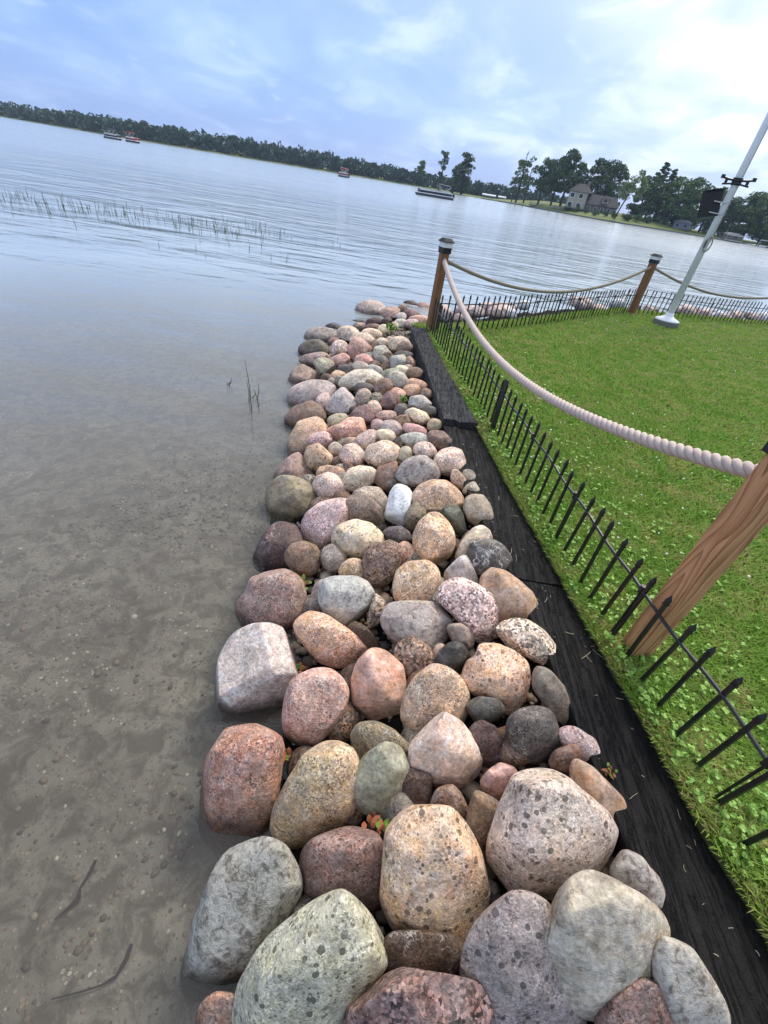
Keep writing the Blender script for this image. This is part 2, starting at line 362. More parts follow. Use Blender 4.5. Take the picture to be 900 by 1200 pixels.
# kind, colour, roundness (r round, f faceted, s slab-flat), lift towards the viewer, words; outline in photo pixels (E = ellipse)
STONES = """
coarse lav r 0 large pinkish grey boulder, dark wet at its foot, farthest out in the water|416,368 420,356 432,352 448,355 452,362 448,372 435,374 422,373
coarse purple f 0 brownish pink angular stone behind the row's far corner|E 458 366 12 7 -8
smooth dkbrown r 0 small dark tan stone on the far corner|E 480 357 9 5 0
granite maroon f 0 flat dark red stone on the far corner|E 482 367 10 4.5 5
granite salmon f 0 pinkish red angular stone just left of the lamp post|E 495 361 9 7 15
smooth salmon s 0 flat pink stone at the foot of the lamp post|E 491 374 12 5 0
smooth palegrey r 0.3 small whitish stone among dark red ones at the far corner|E 470 371 7 4.5 0
granite brown r 0 tiny brown stone on top of the far corner|E 472 361 6 4 0
dark dkpurple r 0 flat dark wet stone below the far boulder|E 438 377 10 5 -5
dark dkgrey s 0 thin dark stone awash below the far boulder|E 420 378 10 3.5 0
dark dkmaroon r 0 little dark stone between pale far corner stones|E 453 376 6 4 0
smooth palegreen r 0 small pale greenish stone beside the weed tuft|E 462 382 5 5 0
smooth palegrey s 0 grey slab right of the weed tuft|E 470 379 9 5 0
granite palepink r 0 tan pink stone touching the timber's far end|E 482 379 8 5.5 0
coarse purple r 0 brownish pink stone near the far tip of the bank|E 422 383 9 5 0
granite brown r 0 brown stone beside the dark wet ones at the far tip|E 437 383 8 4 0
smooth cream r 0 pale cream round stone left of the weed tuft|E 450 386 7 6 0
granite cream s 0 long cream stone left of the weed tuft|E 436 391 12 6 5
granite palepink r 0 pale pink round stone beside the dark brown speckled boulder|E 409 391 13 9 10
dark dkgrey r 0 dark smooth stone at the water behind the speckled boulder|E 391 385 11 6 10
lichen maroon r 0 dark brown boulder with pale speckles at the water|354,402 360,388 371,383 388,386 397,394 391,401 370,406
smooth dkgreen r 0.4 dark green oval stone standing in the water|E 368 409 19 10 0
smooth purple r 0.2 flat grey purple stone below the dark green oval|E 369 421 19 8 -8
granite greytan f 0.4 tan heart shaped stone|E 380 430 12 11 20
coarse palepink r 0 round pinkish stone right of the dark green oval|E 397 408 11 9 0
granite brown r 0 small grey brown stone tucked behind the round pinkish one|E 391 400 6 5 0
granite cream r 0 cream stone behind the orange pink wedge|409,399 415,391 430,390 439,398 437,408 422,406
granite salmon f 0.5 large orange pink wedge shaped stone|408,408 412,397 422,395 436,408 434,416 416,423 409,416
granite salmon f 0 pinkish red stone left of the orange wedge|E 399 422 12 8 -10
smooth cream r 0 small cream stone right of the cream and orange pair|E 449 401 8 5 0
smooth tan r 0 little tan stone near the timber's far end|E 457 399 5 5 0
granite brown r 0 small upright brown stone right of the orange wedge|E 440 403 4 6 0
smooth cream r 0.1 cream stone with a tan stone leaning on it|E 469 404 14 9 5
smooth brown r 0.7 round tan brown stone leaning on the cream one|E 474 407 9 7 0
lichen greytan r 0.2 grey brown stone with a pale cap|436,418 439,407 450,404 458,414 456,423 446,427
granite salmon r 0 pink slab below the orange wedge|E 428 424 13 8 15
smooth dkgrey s 0 blue grey slab among pinker stones|E 408 433 13 6 0
smooth lav s 0.3 lavender grey slab above the big cream stone|E 423 430 11 6 10
smooth palegrey s 0 small pale slab in front of the pink slab|E 440 433 9 5 15
lichen palegreen f 0.2 pale greenish cream angular stone by the timber|451,427 458,418 474,415 477,426 468,431 459,433
dark dkgrey s 0 flat dark grey stone lying by the timber|E 473 416 11 5 0
granite rust f 0 small red brown stone against the timber|E 481 424 5 7 -30
smooth greytan r 0 little grey stone beside the red brown one|E 477 431 6 4 0
dark brown r 0.2 two-tone stone, tan above and black below, against the timber|E 486 437 10 6.5 0
smooth cream r 0.2 small round cream stone left of the two-tone one|E 471 434 8 6 10
smooth green s 0 grey green slab in the middle of the bank|E 458 438 13 6 -20
lichen palegreen r 0.3 pale greenish tan stone in front of the green slab|E 467 446 13 10 20
granite cream r 0 broad cream boulder with yellowish stains|396,450 405,440 416,434 434,433 450,444 446,453 425,457 405,456
smooth orange f 0.4 small tan orange block beside the broad cream boulder|383,443 394,433 406,438 401,447 394,450
granite purple f 0 grey pink wedge shaped boulder at the water's edge|335,450 342,436 352,426 366,432 377,445 365,452 342,458
banded lav r 0.1 large purplish pink boulder with dark streaks|337,470 337,462 345,452 364,446 382,447 394,455 388,466 370,472 342,480
lichen palegrey f 0.5 pale grey angular boulder with dark flecks|381,480 388,466 398,456 406,451 416,460 418,472 408,483 384,488
granite palepink r 0.2 small pinkish stone left of the pale grey angular boulder|E 379 470 8 10 0
dark dkgrey r 0 dark grey oval stone in front of the broad cream boulder|E 427 456 11 8 0
granite greytan r 0.3 grey tan stone in front of the dark grey oval|E 427 466 10 10 0
granite brown r 0.2 round brown orange stone|E 450 455 11 11 0
smooth orange r 0 rounded orange brown stone against the timber|E 489 451 13 6.5 25
smooth orange r 0.2 smooth orange tan stone|E 482 458 10 8 -15
smooth peach r 0 peach stone between the red one and the orange one|E 466 464 10 9 0
granite brown r 0 dull brown stone tucked against the timber|E 499 462 7 7 0
granite maroon r 0.3 upright reddish pink stone|446,474 450,462 458,458 464,470 463,480 448,479
granite palepink r 0 pinkish grey stone behind the red angular one|E 438 478 9 8 0
granite maroon f 0.3 pinkish red angular stone|411,487 416,478 430,474 441,484 441,495 430,498 414,494
granite salmon s 0.2 flat pinkish red stone|E 453 487 12 6 5
lichen palegrey r 0.2 pale spotted oval stone by the timber|E 492 472 14 8 15
dark dkgreen r 0 small dark stone under the pale spotted oval|E 504 482 8 6 0
granite cream r 0.3 long arched cream stone|473,483 484,478 500,484 505,493 497,498 485,494
granite brown f 0.1 brown stone in the shade of the arched cream one|E 472 494 13 8 -10
granite palegreen s 0 grey green stone behind the fan shaped boulder|E 396 492 13 7 -10
granite peach f 0.3 fan shaped boulder, orange face with a cream rim|378,503 396,498 410,489 424,490 433,502 424,513 402,519 386,512
granite lav r 0.1 lavender grey stone beside the veined one|E 443 499 8 8 0
veined lav r 0.3 pinkish grey stone with fine veins|E 459 502 13 9 20
granite salmon r 0.1 flat pinkish red slab by the cream arch|E 486 504 14 7 15
smooth tan r 0.2 small round tan stone against the timber|E 509 498 9 7 0
granite maroon f 0.2 purplish red stone against the timber|500,511 506,504 520,506 533,520 525,528 512,526
smooth brown r 0 brown boulder with a flat top at the water|335,500 335,488 345,477 364,470 376,478 383,492 365,496 348,505
granite orange r 0 tall orange tan boulder at the water's edge|337,532 340,512 350,494 366,488 378,493 383,505 372,520 358,536 342,538
pitted palepink r 0.3 pale cream round stone on the tall orange boulder|E 375 516 14 10 0
pitted tan r 0.4 upright tan oval stone|357,536 360,524 374,520 390,536 388,546 372,552 360,547
granite lav r 0 small blue grey stone between tan ones|E 393 526 8 8 0
granite palepink f 0.2 pink and grey stone with a rusty corner|395,534 404,522 416,520 428,532 424,544 402,547
smooth tan r 0 little tan stone above the pink and grey one|E 411 517 8 5 0
granite palepink r 0.2 pale pink slanting stone|E 429 515 15 9 -35
smooth cream r 0.2 pale cream oval stone beside the slanting pink one|E 452 511 12 8 10
granite cream r 0.4 big cream boulder, the broadest in its row|427,536 432,523 448,517 460,518 469,527 466,541 446,548 433,544
lichen palegrey r 0.3 whitish oval stone with dark flecks|E 488 515 19 7.5 8
smooth palegreen r 0.2 round blue grey stone right of the big cream boulder|E 475 533 9 9 0
pitted cream r 0.4 cream round stone with yellow blotches|E 498 528 13 10 15
granite palepink r 0.3 big pale pinkish round boulder by the timber|508,538 516,527 528,523 540,528 545,540 543,553 525,558 512,552
smooth brown r 0 smooth brown stone below the big cream boulder|438,562 444,548 466,540 466,558 456,573 446,573
lichen grey r 0.5 big pale grey boulder with a cracked crust|464,556 470,544 484,535 498,535 510,544 516,558 508,566 488,570 470,566
banded purple f 0 brown stone with a pinkish white top at the water|321,562 324,550 334,540 348,530 357,536 367,555 355,568 330,566
granite orange s 0 flat tan pink stone under the two pale ones|E 389 555 20 9 0
granite palepink r 0.4 round pale pink stone left of the leaning cream one|366,572 370,560 384,554 398,558 404,570 403,579 390,587 376,586
granite cream r 0.6 cream white stone leaning on the pale pink one|400,568 408,550 420,546 436,548 444,557 436,566 420,573 408,576
granite orange f 0.1 tan red angular stone by the timber|528,560 531,550 538,552 548,565 540,575 532,570
smooth green r 0 small grey green stone touching the timber|E 549 559 9 8 35
granite palegreen f 0.3 three cornered grey green stone by the timber|540,576 549,567 556,564 562,574 562,580 548,581
smooth olive r 0.2 olive green boulder standing in the water|312,586 316,570 328,559 342,559 358,565 368,576 366,592 356,604 340,611 324,610 316,602
granite greytan r 0.1 tan pink stone behind the olive block|412,578 430,570 445,572 453,584 452,604 440,604 420,592
granite palepink r 0.2 large pale pink stone with a white top|351,622 360,602 376,590 394,586 408,587 408,605 400,622 390,636 376,642 360,634
granite olive f 0.5 olive tan block|401,598 406,586 414,580 428,578 438,588 450,600 448,616 430,614 410,611
quartz white f 0.4 bright white quartz block|450,608 454,592 457,578 464,567 476,568 483,576 479,596 474,616 462,617
granite peach r 0.1 orange arched boulder|483,590 485,580 492,570 506,563 522,564 536,574 544,586 540,597 515,602 497,600
granite olive f 0.3 olive slab leaning on the orange arched boulder|474,610 480,594 488,584 500,586 498,604 488,616 483,626 478,620
banded dkgreen f 0.5 dark green angular stone|515,600 522,594 534,590 542,602 547,622 544,628 532,626 526,614
smooth greytan r 0.3 smooth olive grey egg shaped stone by the timber|543,596 546,584 554,580 566,581 576,594 578,608 572,617 560,618 549,609
granite dkgrey r 0 dark grey oval stone below the white quartz|447,624 456,618 470,617 480,624 482,632 470,637 452,633
granite peach r 0.5 tan pink egg shaped boulder|483,640 485,626 492,612 502,603 514,602 524,612 531,624 532,638 526,652 514,661 498,660 488,652
dark dkpurple r 0 dark purple brown boulder wet from the lake|296,658 302,644 312,622 326,613 348,616 356,630 352,652 338,668 304,669
pitted cream r 0.6 cream oval stone with grey spots|390,628 398,616 416,610 434,614 447,626 448,636 438,648 420,654 402,650 392,640
granite brown r 0.3 golden brown round stone|334,650 342,638 356,635 370,640 376,653 372,666 362,676 346,671 336,659
granite greytan r 0.2 small tan stone right of the golden brown one|376,654 380,642 390,638 402,644 408,655 401,667 388,671 378,662
granite tan r 0 tan stone behind the black and white one|E 413 668 15 13 -30
coarse brown r 0.4 rough speckled brown boulder|424,662 430,648 442,638 455,634 467,640 472,652 468,668 458,680 444,688 431,682
granite orange r 0 orange tan stone tucked behind the rough brown boulder|E 475 650 12 14 0
granite peach r 0.4 pinkish tan rounded block|462,686 466,670 478,660 500,658 512,666 515,678 511,692 510,706 490,711 474,708 464,700
smooth cream r 0 cream and orange stone beside the dark veined one|533,654 542,634 554,620 564,616 573,622 577,634 560,645 545,658
veined dkgrey r 0.4 dark grey round stone with white veins by the timber|548,650 552,638 564,633 580,633 592,642 599,656 597,669 580,673 560,672 550,664
smooth palegrey f 0.1 grey three cornered stone standing on end|515,690 522,670 536,656 546,650 552,664 562,686 540,694
smooth tan r 0.2 large smooth tan boulder against the timber|563,684 566,674 576,666 588,668 608,682 622,694 630,712 629,731 605,735 584,728 570,706
coarse palepink r 0.5 pink and white granite boulder with a dark gash|514,698 518,686 534,679 548,679 562,688 576,698 582,714 582,734 576,749 566,754 558,749 540,730 528,716 516,706
granite grey r 0 grey brown stone behind the black and white one|E 377 696 11 19 20
lichen palegrey r 0.4 black and white mottled boulder|374,690 382,680 396,677 416,677 430,683 437,694 432,712 420,726 408,733 392,728 380,716 375,704
granite purple r 0.1 large purple brown boulder with a notched edge at the water|277,722 279,708 290,696 296,678 310,669 336,669 350,676 355,690 356,708 349,728 330,738 285,742
coarse greytan f 0.3 small upright speckled stone|429,734 433,716 440,693 448,696 455,701 450,712 442,734 436,738
dark dkbrown f 0 small dark rock beside the long orange granite stone|406,736 415,727 430,736 446,756 436,767 418,754
coarse brown r 0 brown stone under the rough crusted boulder|E 485 772 25 23 0
granite peach r 0 sliver of pink stone beside the rough crusted boulder|E 456 724 9 15 0
lichen greytan f 0.3 rough crusted boulder with a hollow side|448,726 453,709 470,707 490,703 512,707 528,720 527,735 518,755 505,766 485,766 465,752 452,742
smooth grey f 0.2 small grey brown cube shaped stone|524,735 527,732 540,731 556,742 556,755 550,760 530,754
smooth greytan r 0.1 small pale sliver behind the black rock|E 514 767 8 13 25
smooth black f 0.6 small jet black rock|510,780 517,760 530,752 542,755 552,770 545,780 527,789 515,786
coarse palepink r 0.2 elongated pink granite stone pointing at the timber|583,740 588,729 604,726 620,728 636,738 650,756 655,767 654,783 640,779 615,767 592,755
pitted peach r 0.2 large peach and cream boulder with rusty dots|535,790 547,777 560,770 562,756 582,756 605,767 617,777 619,797 612,820 597,838 570,817 552,812
granite orange r 0.3 long orange pink granite boulder|345,738 350,725 365,718 382,722 402,735 425,752 430,764 420,776 395,781 375,775 362,760
veined palegrey f 0.2 big pale grey boulder crossed by white veins, at the water|251,829 255,802 260,770 272,747 297,735 317,734 337,742 352,762 352,790 342,820 332,850 305,857 266,854 256,842
smooth olive r 0.1 grey green slab leaning against the timber|622,784 626,780 645,787 660,805 670,827 675,840 670,850 657,847 642,830 627,810
granite salmon r 0.5 smooth salmon pink oval boulder|333,840 335,815 345,797 367,786 385,786 400,797 407,812 402,832 390,852 372,868 352,873 337,862
smooth salmon f 0.2 faceted dusty pink boulder|414,797 420,777 435,762 452,761 465,772 474,787 475,815 467,837 450,846 430,843 416,826
granite tan r 0.1 round golden tan boulder|472,838 477,812 490,792 507,781 525,785 540,797 548,815 545,835 535,857 505,870 483,863
smooth dkgrey f 0.4 dark grey faceted stone with a sharp ridge|546,830 550,822 562,817 582,820 591,830 585,845 570,856 557,848
granite dkgrey r 0.3 dark grey rounded block|594,857 597,842 609,833 625,829 640,831 649,842 655,866 651,884 630,892 609,891 598,878
granite palepink r 0 pale pink stone against the timber behind the brown one|654,856 662,852 675,853 696,866 707,882 702,896 687,894 660,872
smooth brown r 0.3 small brown stone in front of the pale pink one|E 663 889 19 15 -25
granite dkmaroon r 0 dark maroon stone under the yellow and white boulder|E 568 873 22 27 -10
granite olive r 0 grey brown stone behind the green oval|411,866 420,848 438,846 460,856 482,876 480,895 440,900 420,888
veined cream f 0.6 pale boulder washed yellow and white|480,893 484,869 498,845 516,836 537,845 555,869 567,893 565,908 537,931 513,924 489,906
smooth salmon f 0.5 small pink cube shaped stone|562,914 570,905 591,891 606,905 600,923 585,941 567,927
granite dkmaroon r 0 very dark maroon stone in the gap beside the green oval|E 488 928 19 32 0
granite brown r 0 grey brown stone below the yellow and white boulder|E 526 948 21 27 0
banded brown r 0.1 dark tawny slab standing beside the big spotted boulder|547,974 550,948 558,924 582,940 592,955 584,985 576,1012 560,1008
granite rust r 0.1 large orange brown boulder at the water|231,950 237,911 252,875 270,854 297,846 321,857 330,875 326,911 319,950 303,978 276,996 249,991 234,974
granite tan r 0.3 tan pear shaped boulder|318,968 324,944 342,911 360,884 384,864 398,868 414,887 419,905 416,950 402,966 376,976 351,993 330,987
smooth green r 0.6 smooth pale green oval stone|411,929 414,908 429,887 450,872 468,876 478,900 474,926 463,952 448,957 426,951
smooth tan r 0.1 long smooth ochre stone by the timber|666,899 675,891 690,896 708,914 729,935 735,953 733,974 726,992 710,970 690,940 674,920
pitted palepink r 0.4 big pink triangular boulder with dark spots|574,1010 576,986 588,947 603,917 612,896 627,888 645,899 672,923 702,950 720,974 725,998 722,1016 705,1026 677,1031 640,1040 611,1048 592,1039 578,1014
granite maroon r 0 dark red rounded granite boulder|348,1017 351,1005 366,989 390,971 414,968 438,977 453,996 455,1028 444,1066 415,1070 375,1057 356,1042
lichen greytan r 0.1 rounded pale stone with dark blotches by the timber|713,1017 728,995 750,1004 770,1028 786,1062 784,1080 765,1084 740,1062
lichen green r 0.1 large grey green boulder covered in lichen at the water|216,1163 216,1138 233,1079 251,1028 270,998 310,987 339,1003 351,1042 334,1077 297,1125 286,1154 252,1165 230,1181
pitted peach r 0.4 large pinkish tan egg shaped boulder|453,1013 457,973 470,954 487,947 510,947 527,953 546,974 560,1000 569,1047 553,1093 533,1123 507,1128 473,1101 450,1060
dark dkbrown r 0 dark wet brown stone in the gap under the pinkish egg|E 495 1126 58 36 0
dark rust r 0 wet orange brown stone at the water by the lower lichen boulder|E 262 1192 33 27 0
pitted grey r 0 dark pitted grey oval boulder|546,1141 552,1105 570,1072 600,1050 625,1055 648,1072 662,1120 682,1180 677,1230 632,1252 590,1237 563,1192
granite maroon r 0 purplish brown slab under the greenish boulder|698,1195 720,1172 760,1146 787,1178 802,1210 782,1247 710,1242
lichen palegreen r 0.2 long pale stone with rusty bands against the timber|768,1130 783,1095 803,1106 825,1136 846,1172 857,1206 846,1242 805,1232 775,1177
coarse maroon f 0.3 angular reddish brown boulder with a dark patch|398,1204 420,1167 453,1132 486,1141 530,1150 555,1155 573,1200 561,1252 480,1272 410,1247
pitted palegreen r 0.4 very large pale grey green boulder with dark pits|277,1205 284,1156 306,1116 336,1079 358,1050 372,1041 398,1050 431,1075 447,1105 448,1130 436,1147 422,1165 392,1207 382,1237 332,1262 287,1242
smooth palegreen r 0.7 large greenish grey boulder with a rounded three cornered outline|647,1068 658,1046 688,1024 713,1033 750,1053 774,1075 779,1097 772,1123 750,1160 728,1180 702,1190 673,1182 651,1156 638,1119 633,1094 640,1075
"""
_ico = {}
def ico(sub):
    if sub not in _ico:
        bm = bmesh.new(); bmesh.ops.create_icosphere(bm, subdivisions=sub, radius=1.0)
        bm.verts.ensure_lookup_table()
        _ico[sub] = (np.array([v.co[:] for v in bm.verts]), np.array([[v.index for v in f.verts] for f in bm.faces]))
        bm.free()
    return _ico[sub]
def waves(d, r, n, f0, f1):
    out = np.zeros(len(d))
    for _ in range(n):
        k = r.normal(size=3); k *= r.uniform(f0, f1) / np.linalg.norm(k)
        out += np.sin(d @ k + r.uniform(0, 6.28)) / np.linalg.norm(k) ** 0.7
    return out / n ** 0.5
def outline_radius(poly, theta):
    poly = np.asarray(poly, float); a = np.arctan2(poly[:, 1], poly[:, 0]); q = np.hypot(poly[:, 0], poly[:, 1])
    # densify the straight edges between the traced points, then smooth the radius a little
    A, Q = [], []
    for i in range(len(poly)):
        p0, p1 = poly[i], poly[(i + 1) % len(poly)]
        for s in np.linspace(0, 1, 8, endpoint=False):
            p = p0 * (1 - s) + p1 * s; A.append(math.atan2(p[1], p[0])); Q.append(math.hypot(*p))
    A = np.array(A); Q = np.array(Q); o = np.argsort(A); g = np.linspace(-math.pi, math.pi, 256, endpoint=False)
    rr = np.interp(g, A[o], Q[o], period=2 * math.pi)
    ft = np.fft.rfft(rr); k = np.arange(len(ft)); ft *= np.exp(-(k / 14.0) ** 2); rr = np.fft.irfft(ft, 256) * 1.095
    return np.interp(theta, g, rr, period=2 * math.pi)
def stone_shape(sub, radius_fn, c, size, kind, form, r):
    """unit icosphere -> stone; x, y across the line of sight, z along it (sizes in metres)"""
    d, faces = ico(sub)
    th = np.arctan2(d[:, 1], d[:, 0]); s = np.hypot(d[:, 0], d[:, 1])
    pw = 0.70 if form == 'r' else 0.60
    Rr = radius_fn(th)
    ss = s ** pw
    p = np.stack([Rr * ss * np.cos(th), Rr * ss * np.sin(th), c * np.sign(d[:, 2]) * np.abs(d[:, 2]) ** (0.9 if form == 'r' else 0.75)], 1)
    rough = {'lichen': 1.5, 'coarse': 1.3, 'veined': 1.2, 'banded': 1.3}.get(kind, 1.0)
    bump = waves(d, r, 10, 2.0, 4.5) * 0.055 + waves(d, r, 14, 5, 12) * 0.034 * rough
    if sub >= 5: bump += waves(d, r, 18, 16, 36) * 0.024 * rough + waves(d, r, 24, 40, 80) * 0.012 * rough
    p = p * (1 + bump * np.where(np.abs(d[:, 2]) > 0.2, 1.0, 0.55))[:, None]
    # planes that chop facets: many and bold on broken stones, a few shallow flats on the cobbles
    nf = int(r.integers(15, 22)) if form == 'f' else int(r.integers(7, 15))
    for _ in range(nf):
        n = r.normal(size=3); n[2] = abs(n[2]) * 1.2 + 0.32; n /= np.linalg.norm(n)
        h = p @ n; lim = h.max() * (r.uniform(0.70, 0.90) if form == 'f' else r.uniform(0.78, 0.95))
        over = h - lim; soft = size * (0.005 if form == 'f' else r.uniform(0.008, 0.045))
        cut = np.where(over > 0, over - soft * (1 - np.exp(-np.maximum(over, 0) / soft)), 0)
        p = p - n[None] * cut[:, None] * (0.96 if form == 'f' else 0.8)
    # small knocks and spalls, crisp-edged
    for _ in range(10 if sub >= 4 else 3):
        n = r.normal(size=3); n[2] = abs(n[2]) + 0.1; n /= np.linalg.norm(n)
        h = p @ n; over = np.maximum(h - h.max() * r.uniform(0.93, 0.985), 0); p = p - n[None] * (over * r.uniform(0.75, 1.0))[:, None]
    return p, faces
stone_info = []
def add_stone(name, me, loc, color, label, cat, group, mat):
    o = link(name, me, mat, None, loc); o.color = color
    return tag(o, label, cat, group)
def build_stones():
    entries = []
    for ln in STONES.strip().splitlines():
        head, co = ln.split('|'); kind, colr, form, lift, desc = head.split(None, 4)
        if co.startswith('E'):
            cx, cy, a, b, rot = map(float, co.split()[1:]); ca, sa = math.cos(R(rot)), math.sin(R(rot))
            poly = []
            rr = np.random.default_rng(int(cx * 7 + cy * 13))
            ph = rr.uniform(0, 6.28, 3)
            for k in range(14):
                t = 2 * math.pi * k / 14; w = 1 + 0.05 * math.sin(2 * t + ph[0]) + 0.05 * math.sin(3 * t + ph[1]) + 0.03 * math.sin(5 * t + ph[2])
                x, y = a * math.cos(t) * w, b * math.sin(t) * w
                poly.append((cx + ca * x - sa * y, cy + sa * x + ca * y))
        else:
            poly = [tuple(map(float, q.split(','))) for q in co.split()]
        P = np.array(poly); x, y = P[:, 0], P[:, 1]; x2, y2 = np.roll(x, -1), np.roll(y, -1)
        cr = x * y2 - x2 * y; A = cr.sum() / 2; c = np.array([((x + x2) * cr).sum() / (6 * A), ((y + y2) * cr).sum() / (6 * A)])
        entries.append(dict(kind=kind, col=colr, form=form, lift=float(lift), desc=desc, poly=P - c, c=c, area=abs(A)))
    for i, e in enumerate(entries):
        r = np.random.default_rng(1000 + i)
        zd = march(*e['c']); k = zd / F
        rad_px = math.sqrt(e['area'] / math.pi)
        span = np.hypot(*e['poly'].T); aspect = span.min() / span.max()
        c = rad_px * k * (0.80 if e['form'] != 's' else 0.6) * (0.85 + 0.3 * aspect) * r.uniform(0.92, 1.05)
        vr = ray(*e['c']); hat = vr / np.linalg.norm(vr)
        zd -= e['lift'] * c * 0.75 * hat @ M[:, 2]; k = zd / F
        sub = 6 if rad_px > 55 else 5 if rad_px > 22 else 4 if rad_px > 10 else 3
        fn = lambda th, e=e, k=k: outline_radius(e['poly'], th) * k
        p, faces = stone_shape(sub, fn, c, rad_px * k, e['kind'], e['form'], r)
        wv = p[:, :2] @ np.stack([M[:, 0], M[:, 1]]) - p[:, 2:3] * hat[None]
        C = EYE + vr / F * zd
        # outline y runs down the photo and z towards the viewer: keep the faces pointing outwards
        faces = faces if np.linalg.det(np.stack([M[:, 0], M[:, 1], -hat])) > 0 else faces[:, ::-1]
        me = mesh_np('stone', wv, faces.ravel(), np.full(len(faces), 3), True)
        big = rad_px * k > 0.085
        e.update(C=C, rad=rad_px * k, name='boulder' if big else 'stone', me=me)
    names = [e['desc'] for e in entries]
    for i, e in enumerate(entries):
        kc = np.random.default_rng(500 + i).uniform(0.93, 1.07, 3)
        base = np.array(lin(PALETTE[e['col']])); tn = np.array(lin((200, 166, 146))); lum = base @ [0.2126, 0.7152, 0.0722]; base = base * 0.70 + tn * (lum / (tn @ [0.2126, 0.7152, 0.0722])) * 0.30; col = (*(min(0.85, b * STONE_ALBEDO * q) for b, q in zip(base, kc)), 1)
        ws = e['desc'].split()
        label = e['desc']
        if len(ws) < 4: label += ' in the stone bank'
        if len(label.split()) < 7 and not any(w in label for w in ('timber', 'water', 'post')):
            # say what it lies next to: the nearest bigger stone with its own words
            best = None
            for j, g in enumerate(entries):
                if j == i or len(g['desc'].split()) + len(ws) > 11 or len(g['desc'].split()) > 7: continue
                dd = np.linalg.norm(g['C'] - e['C']); sc = dd / (g['rad'] + e['rad'])
                if best is None or sc < best[0]: best = (sc, g)
            g = best[1]; v = e['C'] - g['C']
            rel = ('lakeward of' if v[0] < 0 else 'on the lawn side of') if abs(v[0]) > abs(v[1]) else ('beyond' if v[1] > 0 else 'in front of')
            label = e['desc'] + ' lying ' + rel + ' the ' + g['desc']
        label = ' '.join(label.split()[:16])
        add_stone(e['name'], e['me'], tuple(e['C']), col, label, 'boulder' if e['name'] == 'boulder' else 'stone', 'stones of the shore bank', MATS['stone_' + e['kind']])
    return entries
